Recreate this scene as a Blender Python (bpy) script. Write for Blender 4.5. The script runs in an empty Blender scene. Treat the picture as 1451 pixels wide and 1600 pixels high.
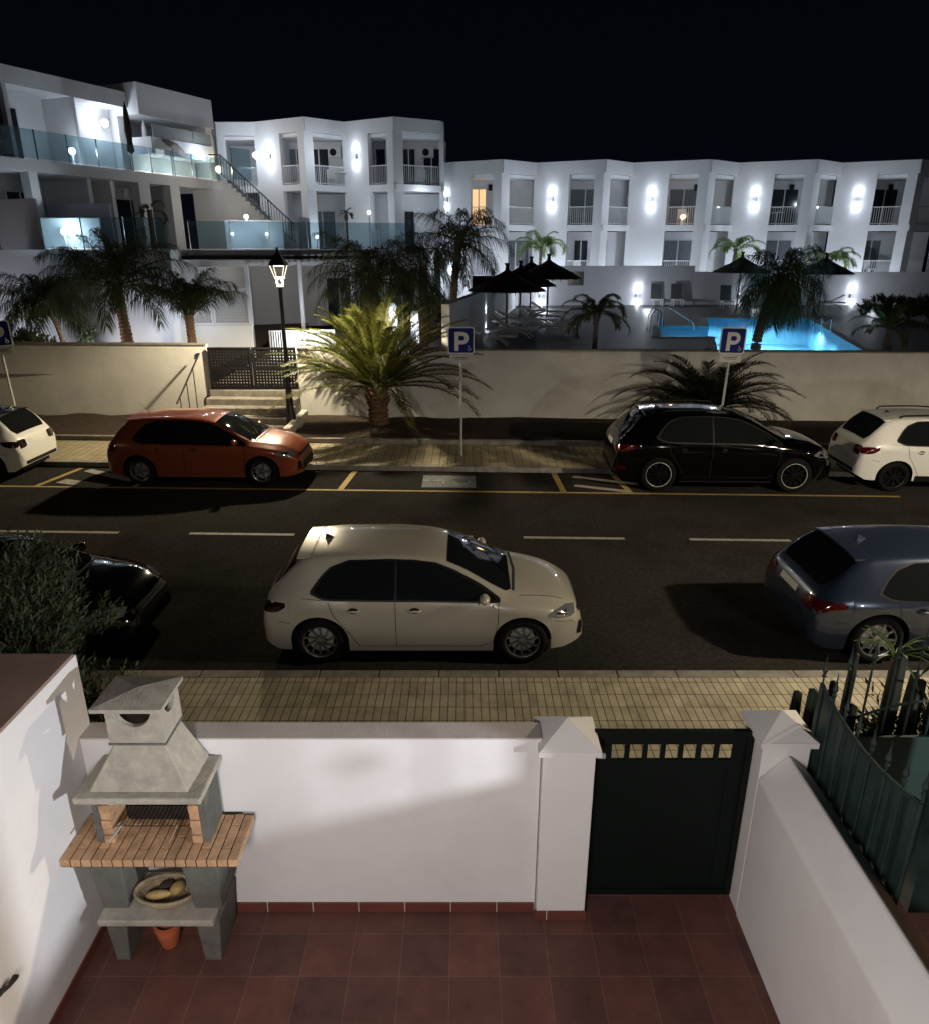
import bpy, bmesh, math, random
from mathutils import Vector, Matrix, noise
from mathutils.bvhtree import BVHTree
from mathutils.geometry import tessellate_polygon
R = math.radians
D = bpy.data
SC = bpy.context.scene
COL = SC.collection
rnd = random.Random(7)

# ------------------------------------------------------------------ camera, world, exposure
cam = D.cameras.new('camera'); camo = D.objects.new('camera', cam); COL.objects.link(camo)
camo.location = (0, 0, 5.0); camo.rotation_euler = (R(90 - 19.9), 0, 0)
cam.sensor_fit = 'HORIZONTAL'; cam.sensor_width = 36; cam.lens = 36 * 1140 / 1451
cam.clip_end = 1000; cam.clip_start = 0.05
SC.camera = camo
W = D.worlds.new('World'); SC.world = W; W.use_nodes = True
nt = W.node_tree; bg = nt.nodes['Background']
tc = nt.nodes.new('ShaderNodeTexCoord'); sep = nt.nodes.new('ShaderNodeSeparateXYZ')
rp = nt.nodes.new('ShaderNodeValToRGB')
rp.color_ramp.elements[0].color = (.0016, .0020, .0042, 1); rp.color_ramp.elements[1].color = (.0008, .0009, .0020, 1)
rp.color_ramp.elements[1].position = .5
nt.links.new(tc.outputs['Generated'], sep.inputs[0]); nt.links.new(sep.outputs[2], rp.inputs[0])
nt.links.new(rp.outputs[0], bg.inputs[0]); bg.inputs[1].default_value = 1.0
SC.view_settings.view_transform = 'Standard'; SC.view_settings.look = 'None'
SC.view_settings.exposure = 0.0; SC.view_settings.gamma = 1.0
SC.cycles.max_bounces = 6; SC.cycles.diffuse_bounces = 3; SC.cycles.glossy_bounces = 3
SC.cycles.transparent_max_bounces = 12; SC.cycles.sample_clamp_indirect = 3.0
SC.cycles.caustics_reflective = False; SC.cycles.caustics_refractive = False
SC.cycles.use_denoising = True

def lamp_light(name, loc, power, color, radius=.05, spot=None, to=None, blend=.6):
    l = D.lights.new(name, 'SPOT' if spot else 'POINT'); l.energy = power; l.color = color; l.shadow_soft_size = radius
    if spot: l.spot_size = R(spot); l.spot_blend = blend
    o = D.objects.new(name, l); COL.objects.link(o); o.location = loc
    if to is not None:
        o.rotation_euler = (Vector(to) - Vector(loc)).to_track_quat('-Z', 'Y').to_euler()
    return o
WARM = (1.0, .80, .50); COOL = (.80, .89, 1.0); LED = (.90, .94, 1.0)
# street lamps (the far one stands in the picture, the near ones just outside it)
lamp_light('street_lamp_light', (-4.9, 20.3, 4.24), 4000, (1, .84, .56), .10, spot=168, to=(-4.9, 20.3, 0), blend=.35)
lamp_light('street_lamp_light', (9.6, 7.35, 4.75), 3500, (1, .85, .62), .10, spot=172, to=(9.6, 7.35, 0), blend=.3)
lamp_light('street_lamp_light', (24.0, 19.2, 4.24), 800, WARM, .10, spot=168, to=(24, 19.2, 0), blend=.3)
lamp_light('street_lamp_light', (-19.0, 7.35, 4.75), 250, WARM, .10, spot=172, to=(-19, 7.35, 0), blend=.3)
# porch lamps of the terraced houses the photograph was taken from, plus an added patio fill
lamp_light('porch_and_fill_light', (6.2, .6, 2.88), 2100, LED, .065, spot=60, to=(-1.8, 3.9, 1.2), blend=.4)
lamp_light('porch_and_fill_light', (6.8, .6, 2.2), 600, (1, .93, .85), .07, spot=100, to=(4, 16, 1.0), blend=.5)
lamp_light('porch_and_fill_light', (19.0, 1.0, 2.3), 500, (1, .86, .72), .08, spot=130, to=(12, 16, 1.0), blend=.5)
lamp_light('porch_and_fill_light', (-.8, -0.8, 3.75), 700, (1, .92, .88), .5, spot=118, to=(.1, 4.0, .6), blend=.9)  # added soft fill for the patio walls, no fixture

# ------------------------------------------------------------------ helpers
def tag(o, label=None, cat=None, group=None, kind=None):
    if label: o['label'] = label
    if cat: o['category'] = cat
    if group: o['group'] = group
    if kind: o['kind'] = kind
    return o

class MB:
    def __init__(s): s.v = []; s.f = []
    def add(s, vs, fs):
        n = len(s.v); s.v += [tuple(v) for v in vs]; s.f += [tuple(i + n for i in f) for f in fs]; return s
    def box(s, x0, x1, y0, y1, z0, z1, M=None):
        vs = [(x, y, z) for z in (z0, z1) for y in (y0, y1) for x in (x0, x1)]
        if M is not None: vs = [M @ Vector(v) for v in vs]
        return s.add(vs, [(0, 2, 3, 1), (4, 5, 7, 6), (0, 1, 5, 4), (2, 6, 7, 3), (0, 4, 6, 2), (1, 3, 7, 5)])
    def rbox(s, p, q, w, z0, z1):
        """box along plan segment p->q, thickness w centred, from z0 to z1"""
        p = Vector(p[:2]); q = Vector(q[:2]); d = (q - p).normalized(); n = Vector((-d.y, d.x)) * w / 2
        c = [p - n, q - n, q + n, p + n]
        return s.prism([(a.x, a.y) for a in c], z0, z1)
    def prism(s, poly, z0, z1):
        n = len(poly)
        a = sum(poly[i][0] * poly[(i + 1) % n][1] - poly[(i + 1) % n][0] * poly[i][1] for i in range(n))
        if a < 0: poly = poly[::-1]
        vs = [(x, y, z0) for x, y in poly] + [(x, y, z1) for x, y in poly]
        fs = [tuple(range(n))[::-1], tuple(range(n, 2 * n))] + [(i, (i + 1) % n, n + (i + 1) % n, n + i) for i in range(n)]
        return s.add(vs, fs)
    def tube(s, pts, r, n=6, cap=True):
        pts = [Vector(p) for p in pts]; rs = r if isinstance(r, (list, tuple)) else [r] * len(pts)
        up = Vector((0, 0, 1)); rings = []
        base = len(s.v); vs = []
        for i, p in enumerate(pts):
            t = (pts[min(i + 1, len(pts) - 1)] - pts[max(i - 1, 0)]).normalized()
            u = t.cross(up)
            if u.length < .05: u = t.cross(Vector((1, 0, 0)))
            u.normalize(); w = t.cross(u)
            for k in range(n):
                a = 2 * math.pi * k / n; vs.append(p + (u * math.cos(a) + w * math.sin(a)) * rs[i])
        fs = []
        for i in range(len(pts) - 1):
            for k in range(n):
                a = i * n + k; b = i * n + (k + 1) % n; fs.append((a, b, b + n, a + n))
        if cap: fs += [tuple(range(n))[::-1], tuple(range((len(pts) - 1) * n, len(pts) * n))]
        return s.add(vs, fs)
    def lathe(s, prof, n=16, M=None, cap=True):
        vs = []
        for r, z in prof:
            for k in range(n):
                a = 2 * math.pi * k / n; vs.append(Vector((r * math.cos(a), r * math.sin(a), z)))
        if M is not None: vs = [M @ v for v in vs]
        fs = [(i * n + k, i * n + (k + 1) % n, (i + 1) * n + (k + 1) % n, (i + 1) * n + k) for i in range(len(prof) - 1) for k in range(n)]
        if cap: fs += [tuple(range(n))[::-1], tuple(range((len(prof) - 1) * n, len(prof) * n))]
        return s.add(vs, fs)
    def sheet(s, poly, z, hole=None):
        loops = [[Vector((x, y, 0)) for x, y in poly]]
        if hole: loops.append([Vector((x, y, 0)) for x, y in hole])
        tris = tessellate_polygon(loops); allv = [(v.x, v.y, z) for l in loops for v in l]
        fs = []
        for t in tris:
            a, b, c = (Vector(allv[i]) for i in t)
            fs.append(tuple(t) if (b - a).cross(c - a).z > 0 else tuple(t[::-1]))
        return s.add(allv, fs)
    def mesh(s, name, mat, smooth=False, bevel=0):
        me = D.meshes.new(name); me.from_pydata(s.v, [], s.f); me.update()
        if mat is not None: me.materials.append(mat)
        if smooth:
            me.polygons.foreach_set('use_smooth', [True] * len(me.polygons))
        return me
    def build(s, name, mat, parent=None, smooth=False, bevel=0, autosmooth=None):
        me = s.mesh(name, mat, smooth)
        if autosmooth:
            me.polygons.foreach_set('use_smooth', [True] * len(me.polygons))
            me.set_sharp_from_angle(angle=R(autosmooth))
        o = D.objects.new(name, me); COL.objects.link(o)
        if parent: o.parent = parent
        if bevel:
            m = o.modifiers.new('bevel', 'BEVEL'); m.width = bevel; m.segments = 2; m.limit_method = 'ANGLE'; m.angle_limit = R(40)
        return o

def empty(name, loc=(0, 0, 0), rz=0, label=None, cat=None, group=None):
    o = D.objects.new(name, None); COL.objects.link(o); o.location = loc; o.rotation_euler.z = rz
    return tag(o, label, cat, group)
def kids(o): return [c for c in COL.objects if c.parent == o]
def copy_tree(o, parent=None):
    c = o.copy(); COL.objects.link(c)
    if parent is not None: c.parent = parent
    for k in [k for k in list(COL.objects) if k.parent == o]: copy_tree(k, c)
    return c

# ------------------------------------------------------------------ materials
def mat(name, color, rough=.8, metal=0, noise_amt=.0, noise_scale=3., bump=0., bump_scale=40., coat=0, spec=.5, dirt=None, dirt_scale=.6, dirt_amt=.5):
    m = D.materials.new(name); m.use_nodes = True; t = m.node_tree; b = t.nodes['Principled BSDF']
    b.inputs['Roughness'].default_value = rough; b.inputs['Metallic'].default_value = metal
    b.inputs['Coat Weight'].default_value = coat; b.inputs['Coat Roughness'].default_value = .03
    b.inputs['Specular IOR Level'].default_value = spec
    c = (*color, 1); b.inputs['Base Color'].default_value = c
    tcn = t.nodes.new('ShaderNodeTexCoord')
    last = None
    if noise_amt:
        n = t.nodes.new('ShaderNodeTexNoise'); n.inputs['Scale'].default_value = noise_scale; n.inputs['Detail'].default_value = 8
        n.inputs['Roughness'].default_value = .65
        t.links.new(tcn.outputs['Object'], n.inputs['Vector'])
        mr = t.nodes.new('ShaderNodeMapRange'); mr.inputs[1].default_value = .3; mr.inputs[2].default_value = .7
        mr.inputs[3].default_value = 1 - noise_amt; mr.inputs[4].default_value = 1 + noise_amt
        t.links.new(n.outputs[0], mr.inputs[0])
        mx = t.nodes.new('ShaderNodeMix'); mx.data_type = 'RGBA'; mx.blend_type = 'MULTIPLY'; mx.inputs[0].default_value = 1
        mx.inputs[6].default_value = c; t.links.new(mr.outputs[0], mx.inputs[7]); last = mx.outputs[2]
    if dirt:
        n = t.nodes.new('ShaderNodeTexNoise'); n.inputs['Scale'].default_value = dirt_scale; n.inputs['Detail'].default_value = 10
        n.inputs['Roughness'].default_value = .7; t.links.new(tcn.outputs['Object'], n.inputs['Vector'])
        mr = t.nodes.new('ShaderNodeMapRange'); mr.inputs[1].default_value = .48; mr.inputs[2].default_value = .72; mr.inputs[4].default_value = dirt_amt
        t.links.new(n.outputs[0], mr.inputs[0])
        mx = t.nodes.new('ShaderNodeMix'); mx.data_type = 'RGBA'
        t.links.new(mr.outputs[0], mx.inputs[0]); mx.inputs[7].default_value = (*dirt, 1)
        if last: t.links.new(last, mx.inputs[6])
        else: mx.inputs[6].default_value = c
        last = mx.outputs[2]
    if last: t.links.new(last, b.inputs['Base Color'])
    if bump:
        n2 = t.nodes.new('ShaderNodeTexNoise'); n2.inputs['Scale'].default_value = bump_scale; n2.inputs['Detail'].default_value = 6
        t.links.new(tcn.outputs['Object'], n2.inputs['Vector'])
        bp = t.nodes.new('ShaderNodeBump'); bp.inputs['Strength'].default_value = bump; bp.inputs['Distance'].default_value = .01
        t.links.new(n2.outputs[0], bp.inputs['Height']); t.links.new(bp.outputs[0], b.inputs['Normal'])
    return m

def brickmat(name, c1, c2, mortar, w, h, msize, rough=.75, offset=0.0, rot=0, loc=(0, 0, 0), bumpd=.004, axes='xy', noise_amt=.25, noise_scale=4, squash=1, spec=.5):
    m = D.materials.new(name); m.use_nodes = True; t = m.node_tree; b = t.nodes['Principled BSDF']
    b.inputs['Roughness'].default_value = rough; b.inputs['Specular IOR Level'].default_value = spec
    tcn = t.nodes.new('ShaderNodeTexCoord'); mp = t.nodes.new('ShaderNodeMapping')
    mp.inputs['Location'].default_value = loc; mp.inputs['Rotation'].default_value = (R(90) if axes == 'xz' else 0, 0, rot)
    t.links.new(tcn.outputs['Object'], mp.inputs[0])
    br = t.nodes.new('ShaderNodeTexBrick'); br.offset = offset; br.squash = squash
    br.inputs['Color1'].default_value = (*c1, 1); br.inputs['Color2'].default_value = (*c2, 1); br.inputs['Mortar'].default_value = (*mortar, 1)
    br.inputs['Scale'].default_value = 1; br.inputs['Mortar Size'].default_value = msize; br.inputs['Mortar Smooth'].default_value = .3
    br.inputs['Brick Width'].default_value = w; br.inputs['Row Height'].default_value = h; br.inputs['Bias'].default_value = 0
    t.links.new(mp.outputs[0], br.inputs[0])
    n = t.nodes.new('ShaderNodeTexNoise'); n.inputs['Scale'].default_value = noise_scale; n.inputs['Detail'].default_value = 8; n.inputs['Roughness'].default_value = .7
    t.links.new(tcn.outputs['Object'], n.inputs['Vector'])
    mr = t.nodes.new('ShaderNodeMapRange'); mr.inputs[1].default_value = .3; mr.inputs[2].default_value = .7
    mr.inputs[3].default_value = 1 - noise_amt; mr.inputs[4].default_value = 1 + noise_amt; t.links.new(n.outputs[0], mr.inputs[0])
    mx = t.nodes.new('ShaderNodeMix'); mx.data_type = 'RGBA'; mx.blend_type = 'MULTIPLY'; mx.inputs[0].default_value = 1
    t.links.new(br.outputs[0], mx.inputs[6]); t.links.new(mr.outputs[0], mx.inputs[7]); t.links.new(mx.outputs[2], b.inputs['Base Color'])
    iv = t.nodes.new('ShaderNodeMath'); iv.operation = 'SUBTRACT'; iv.inputs[0].default_value = 1; t.links.new(br.outputs[1], iv.inputs[1])
    bp = t.nodes.new('ShaderNodeBump'); bp.inputs['Strength'].default_value = .6; bp.inputs['Distance'].default_value = bumpd
    t.links.new(iv.outputs[0], bp.inputs['Height']); t.links.new(bp.outputs[0], b.inputs['Normal'])
    return m

def emis(name, color, strength):
    m = D.materials.new(name); m.use_nodes = True; t = m.node_tree; b = t.nodes['Principled BSDF']
    b.inputs['Base Color'].default_value = (*color, 1); b.inputs['Emission Color'].default_value = (*color, 1)
    b.inputs['Emission Strength'].default_value = strength; return m

def glassmat(name, tint, transp=.7, rough=.03):
    m = D.materials.new(name); m.use_nodes = True; t = m.node_tree; t.nodes.remove(t.nodes['Principled BSDF'])
    out = t.nodes['Material Output']; g = t.nodes.new('ShaderNodeBsdfGlossy'); g.inputs['Roughness'].default_value = rough
    tr = t.nodes.new('ShaderNodeBsdfTransparent'); tr.inputs[0].default_value = (*tint, 1)
    df = t.nodes.new('ShaderNodeBsdfDiffuse'); df.inputs[0].default_value = (*[c * .55 for c in tint], 1)
    m1 = t.nodes.new('ShaderNodeMixShader'); m1.inputs[0].default_value = 1 - transp
    t.links.new(tr.outputs[0], m1.inputs[1]); t.links.new(df.outputs[0], m1.inputs[2])
    fr = t.nodes.new('ShaderNodeFresnel'); fr.inputs[0].default_value = 1.45
    m2 = t.nodes.new('ShaderNodeMixShader'); gm = t.nodes.new('ShaderNodeNewGeometry')
    inv = t.nodes.new('ShaderNodeMath'); inv.operation = 'SUBTRACT'; inv.inputs[0].default_value = 1; t.links.new(gm.outputs['Backfacing'], inv.inputs[1])
    mu = t.nodes.new('ShaderNodeMath'); mu.operation = 'MULTIPLY'; t.links.new(inv.outputs[0], mu.inputs[0]); t.links.new(fr.outputs[0], mu.inputs[1])
    t.links.new(mu.outputs[0], m2.inputs[0])
    t.links.new(m1.outputs[0], m2.inputs[1]); t.links.new(g.outputs[0], m2.inputs[2]); t.links.new(m2.outputs[0], out.inputs[0])
    return m

M = {}
M['asphalt'] = mat('asphalt', (.033, .0315, .0285), .9, noise_amt=.4, noise_scale=16, bump=.5, bump_scale=120, dirt=(.012, .011, .010), dirt_scale=.35, dirt_amt=.9, spec=.0)
M['soil'] = mat('soil', (.045, .032, .025), .95, noise_amt=.5, noise_scale=9, bump=.9, bump_scale=30, spec=.2)
M['ground'] = mat('ground_earth', (.05, .042, .035), .95, noise_amt=.4, noise_scale=4, spec=.2)
M['kerb'] = mat('kerb_concrete', (.24, .22, .19), .85, noise_amt=.3, noise_scale=7, bump=.3, dirt=(.08, .07, .06), dirt_scale=2, dirt_amt=.7)
M['paving'] = brickmat('paving_slabs', (.47, .42, .31), (.38, .335, .245), (.10, .075, .05), .092, .25, .006, rough=.85, offset=0, noise_amt=.3, noise_scale=3.5, spec=.3)
M['farpaving'] = brickmat('far_paving_slabs', (.36, .31, .21), (.31, .265, .17), (.12, .1, .07), .2, .2, .01, rough=.85, offset=0, noise_amt=.2, noise_scale=3, spec=.3)
M['tile'] = brickmat('terracotta_tiles', (.138, .053, .040), (.088, .041, .034), (.155, .088, .066), .365, .352, .004, rough=.55, loc=(.11, .02, 0), noise_amt=.3, noise_scale=4, bumpd=.002, spec=.35)
M['skirt'] = brickmat('skirting_tiles', (.15, .045, .033), (.13, .04, .03), (.6, .55, .5), .365, .4, .004, rough=.5, axes='xz', loc=(.11, .2, 0), noise_amt=.15)
M['plaster'] = mat('white_plaster', (.76, .74, .735), .85, dirt=(.58, .54, .50), dirt_scale=1.1, dirt_amt=.30, noise_amt=.03, noise_scale=2.5, bump=.07, bump_scale=90, spec=.25)
M['plastertop'] = mat('shaded_top_plaster', (.50, .45, .43), .85, noise_amt=.12, noise_scale=4, bump=.25, bump_scale=50, spec=.25)  # darker than the wall plaster, the shade of the unlit top put into colour
M['browntop'] = mat('brown_wall_top', (.30, .195, .155), .85, noise_amt=.15, noise_scale=4, spec=.25)
M['farplaster'] = mat('weathered_plaster', (.64, .63, .60), .88, noise_amt=.08, noise_scale=1.2, bump=.2, bump_scale=30, dirt=(.36, .33, .28), dirt_scale=.5, dirt_amt=.55, spec=.2)
M['bwhite'] = mat('building_render', (.74, .75, .77), .85, noise_amt=.05, noise_scale=.7, bump=.1, bump_scale=20, spec=.2)
M['bgrey'] = mat('building_grey_render', (.60, .59, .62), .85, noise_amt=.08, noise_scale=.8, spec=.2)
M['darkdoor'] = mat('dark_glazing', (.02, .025, .035), .12, noise_amt=.2, noise_scale=2)
M['curtain'] = mat('curtain_glazing', (.12, .14, .17), .3, noise_amt=.3, noise_scale=3)
M['frame'] = mat('white_frame', (.7, .7, .72), .5)
M['rail'] = mat('painted_railing', (.62, .62, .64), .5, spec=.4)
M['darkrail'] = mat('dark_steel_railing', (.08, .085, .09), .45, metal=.5)
M['glass'] = glassmat('balcony_glass', (.72, .84, .88), .88)
M['frost'] = glassmat('frosted_panel', (.75, .80, .80), .25)
M['deck'] = brickmat('deck_tiles', (.07, .07, .075), (.055, .055, .06), (.03, .03, .03), .6, .6, .012, spec=.25, rough=.5, noise_amt=.15, noise_scale=1.5, bumpd=.002)
M['pooltile'] = brickmat('pool_tiles', (.20, .50, .68), (.18, .47, .66), (.24, .54, .7), .3, .3, .01, rough=.4, noise_amt=.05, noise_scale=1)
M['coping'] = mat('pool_coping', (.45, .44, .42), .7, noise_amt=.1)
M['thatch'] = mat('straw_thatch', (.035, .028, .02), .95, noise_amt=.5, noise_scale=30, bump=1, bump_scale=60, spec=.1)
M['wood'] = mat('light_wood_pole', (.30, .19, .11), .7, noise_amt=.2, noise_scale=12)
M['whiteplastic'] = mat('white_plastic', (.72, .72, .72), .4)
M['steel'] = mat('stainless_steel', (.6, .62, .65), .25, metal=1)
M['galv'] = mat('galvanised_pole', (.42, .43, .41), .5, metal=.3, noise_amt=.1)
M['blackiron'] = mat('black_iron', (.012, .012, .013), .4, spec=.5)
M['gateblack'] = mat('black_gate_steel', (.006, .006, .007), .6, spec=.2)
M['greenmetal'] = mat('dark_green_metal', (.003, .0065, .0055), .6, spec=.2, noise_amt=.2, noise_scale=3, bump=.1, bump_scale=15)
M['greenfence'] = mat('green_fence_steel', (.018, .036, .033), .5, noise_amt=.35, noise_scale=5)
M['teal'] = mat('teal_sheet_metal', (.032, .085, .080), .55, noise_amt=.2, noise_scale=2)
M['concrete'] = mat('cast_concrete', (.37, .342, .29), .88, noise_amt=.18, noise_scale=10, bump=.5, bump_scale=60, dirt=(.19, .18, .145), dirt_scale=3.5, dirt_amt=.7, spec=.2)
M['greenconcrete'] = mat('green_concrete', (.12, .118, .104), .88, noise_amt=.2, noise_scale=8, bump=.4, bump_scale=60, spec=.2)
M['soot'] = mat('sooty_fireclay', (.035, .025, .02), .95, noise_amt=.5, noise_scale=10)
M['firebrick'] = mat('fire_brick', (.43, .26, .14), .85, noise_amt=.4, noise_scale=9, bump=.3, bump_scale=70, dirt=(.5, .33, .2), dirt_scale=5, dirt_amt=.6)
M['joint'] = mat('dark_mortar', (.05, .035, .03), .95)
M['potclay'] = mat('orange_clay', (.40, .10, .04), .8, noise_amt=.15, noise_scale=10)
M['wicker'] = mat('woven_wicker', (.33, .26, .17), .8, noise_amt=.35, noise_scale=40, bump=.6, bump_scale=80)
M['yellowveg'] = mat('dried_gourd_skin', (.38, .27, .10), .6, noise_amt=.3, noise_scale=20)
M['whitepaint'] = mat('white_road_paint', (.30, .285, .265), .8, noise_amt=.35, noise_scale=25, dirt=(.08, .075, .07), dirt_scale=6, dirt_amt=.8)
M['yellowpaint'] = mat('yellow_road_paint', (.36, .25, .075), .8, noise_amt=.3, noise_scale=20, dirt=(.12, .09, .05), dirt_scale=5, dirt_amt=.8)
M['bluepaint'] = mat('faded_blue_road_paint', (.15, .17, .19), .85, noise_amt=.4, noise_scale=20, dirt=(.06, .06, .06), dirt_scale=4, dirt_amt=.8)
M['signblue'] = mat('sign_blue', (.004, .020, .17), .6, spec=.2)
M['signwhite'] = mat('sign_white', (.72, .70, .68), .4)
M['trunk'] = mat('palm_trunk_bark', (.16, .10, .06), .95, noise_amt=.5, noise_scale=18, bump=1, bump_scale=25, spec=.1)
M['greytrunk'] = mat('grey_palm_trunk', (.20, .17, .14), .95, noise_amt=.3, noise_scale=15, bump=.6, bump_scale=25, spec=.1)
def leafmat(name, c, c2):
    m = mat(name, c, .55, spec=.3); t = m.node_tree; b = t.nodes['Principled BSDF']
    g = t.nodes.new('ShaderNodeNewGeometry'); rp_ = t.nodes.new('ShaderNodeValToRGB')
    rp_.color_ramp.elements[0].color = (*c, 1); rp_.color_ramp.elements[1].color = (*c2, 1)
    t.links.new(g.outputs['Random Per Island'], rp_.inputs[0]); t.links.new(rp_.outputs[0], b.inputs['Base Color'])
    tl = t.nodes.new('ShaderNodeBsdfTranslucent'); t.links.new(rp_.outputs[0], tl.inputs[0])
    mx = t.nodes.new('ShaderNodeMixShader'); mx.inputs[0].default_value = .25
    t.links.new(b.outputs[0], mx.inputs[1]); t.links.new(tl.outputs[0], mx.inputs[2]); t.links.new(mx.outputs[0], t.nodes['Material Output'].inputs[0])
    return m
M['palmleaf'] = leafmat('date_palm_leaf', (.055, .068, .015), (.125, .13, .032))
M['darkleaf'] = leafmat('queen_palm_leaf', (.038, .052, .018), (.09, .10, .038))
M['brightleaf'] = leafmat('young_palm_leaf', (.10, .17, .05), (.18, .26, .08))
M['bush'] = leafmat('bush_leaf', (.022, .033, .014), (.075, .09, .038))
M['cactus'] = mat('cactus_skin', (.014, .022, .012), .7, noise_amt=.4, noise_scale=15)
M['whiteglow'] = emis('lit_lamp_diffuser', (.92, .96, 1.0), 7)
M['warmglow'] = emis('warm_lamp_diffuser', (1.0, .72, .40), 4)
M['roomglow'] = emis('lit_room_window', (1.0, .62, .30), .9)
# cars
def paint(name, c, metal=.35, rough=.35, coat=1): return mat(name, c, rough, metal=metal, coat=coat, noise_amt=.02, noise_scale=3)
M['p_white'] = paint('warm_white_car_paint', (.40, .375, .31), .1, .3)
M['p_orange'] = paint('orange_car_paint', (.24, .055, .024), .2, .3)
M['p_black'] = paint('black_car_paint', (.0012, .0012, .0014), .0, .10)
M['p_blue'] = paint('blue_grey_car_paint', (.024, .036, .066), .5, .3)
M['p_purewhite'] = paint('plain_white_car_paint', (.62, .62, .60), 0, .4)
M['carglass'] = mat('car_glass', (.008, .009, .01), .03, spec=.8)
M['blacktrim'] = mat('black_plastic_trim', (.004, .004, .0045), .55, spec=.25)
M['seam'] = mat('panel_gap', (.006, .006, .006), .9)
M['tyre'] = mat('tyre_rubber', (.006, .006, .006), .9, spec=.15)
M['alloy'] = mat('alloy_rim', (.30, .30, .29), .3, metal=.8)
M['darkalloy'] = mat('dark_alloy_rim', (.03, .03, .032), .25, metal=.8)
M['chrome'] = mat('chrome', (.7, .7, .7), .12, metal=1)
M['redlamp'] = mat('red_tail_lens', (.055, .002, .003), .12, coat=1)
M['darkred'] = mat('smoked_tail_lens', (.012, .0015, .002), .1, coat=1)
M['headlens'] = mat('headlight_lens', (.16, .17, .18), .12, metal=.3, coat=1)
M['plate'] = mat('number_plate', (.6, .6, .55), .5)

def curtainmat(name, c, c2):
    m = mat(name, c, .5); t = m.node_tree; b = t.nodes['Principled BSDF']; tcn = t.nodes.new('ShaderNodeTexCoord')
    w = t.nodes.new('ShaderNodeTexWave'); w.inputs['Scale'].default_value = 3.2; w.inputs['Distortion'].default_value = 3; w.inputs['Detail'].default_value = 2; w.bands_direction = 'X'
    r_ = t.nodes.new('ShaderNodeValToRGB'); r_.color_ramp.elements[0].color = (*c, 1); r_.color_ramp.elements[1].color = (*c2, 1)
    t.links.new(tcn.outputs['Object'], w.inputs[0]); t.links.new(w.outputs[0], r_.inputs[0]); t.links.new(r_.outputs[0], b.inputs['Base Color']); return m
M['curtain'] = curtainmat('curtained_glazing', (.05, .065, .08), (.22, .25, .28))
M['curtain_pink'] = curtainmat('purple_curtained_glazing', (.07, .04, .07), (.20, .13, .19))
M['greyfabric'] = mat('dark_grey_sling_fabric', (.07, .075, .08), .8)
M['shadowleaf'] = leafmat('shaded_palm_leaf', (.010, .013, .006), (.026, .030, .013))  # leaf colour darkened to stand in for shade

# ------------------------------------------------------------------ ground, road, pavements
def ys(x, y0, k=.045): return y0 - k * x
def strip(name, x0, x1, ya, yb, z, m, k0=.045, k1=.045, kind='structure'):
    b = MB().sheet([(x0, ys(x0, ya, k0)), (x1, ys(x1, ya, k0)), (x1, ys(x1, yb, k1)), (x0, ys(x0, yb, k1))], z)
    return tag(b.build(name, m), kind=kind)
def slab(name, x0, x1, ya, yb, z0, z1, m, k0=.045, k1=.045):
    b = MB().prism([(x0, ys(x0, ya, k0)), (x1, ys(x1, ya, k0)), (x1, ys(x1, yb, k1)), (x0, ys(x0, yb, k1))], z0, z1)
    return tag(b.build(name, m), kind='structure')
tag(MB().sheet([(-400, -150), (400, -150), (400, 500), (-400, 500)], -.06).build('ground', M['ground']), kind='structure')
strip('road', -60, 60, 7.7, 17.2, 0, M['asphalt'], 0, .045)
# near pavement and kerb (kerb stones 0.5 m long)
tag(MB().box(-60, 60, 4.62, 7.60, -.04, .12).build('pavement', M['paving']), kind='structure')
kb = MB()
x = -30.0
while x < 30: kb.box(x + .004, x + .72, 7.604, 7.77, -.04, .122); x += .724
tag(kb.build('kerb', M['kerb'], bevel=.012), kind='structure')
# far pavement
kb = MB(); x = -30.0
while x < 30:
    if True:
        kb.prism([(x, ys(x, 16.62)), (x + .75, ys(x + .75, 16.62)), (x + .75, ys(x + .75, 16.80)), (x, ys(x, 16.80))], -.04, .122)
    x += .756
tag(kb.build('kerb', M['kerb'], bevel=.012), kind='structure')
slab('far_pavement', -60, 60, 16.804, 18.70, -.04, .12, M['farpaving'])
# planter strips along the far wall, either side of the entrance steps
for x0, x1 in ((-60, -7.75), (-4.85, 60)):
    slab('planter_edging', x0, x1, 18.704, 18.84, -.04, .24, M['kerb'])
    b = MB(); n = int((x1 - x0) / .5) + 1
    rows = 6; vs = []; fs = []
    for i in range(n + 1):
        xx = x0 + (x1 - x0) * i / n
        for j in range(rows + 1):
            yy = ys(xx, 18.844 + (21.35 - 18.844) * j / rows)
            vs.append((xx, yy, .20 + .10 * noise.noise(Vector((xx * .9, yy * .9, 0))) + .03 * j / rows * 2))
    for i in range(n):
        for j in range(rows):
            a = i * (rows + 1) + j; fs.append((a, a + rows + 1, a + rows + 2, a + 1))
    tag(b.add(vs, fs).build('planter_soil', M['soil'], smooth=True), kind='structure')
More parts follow.
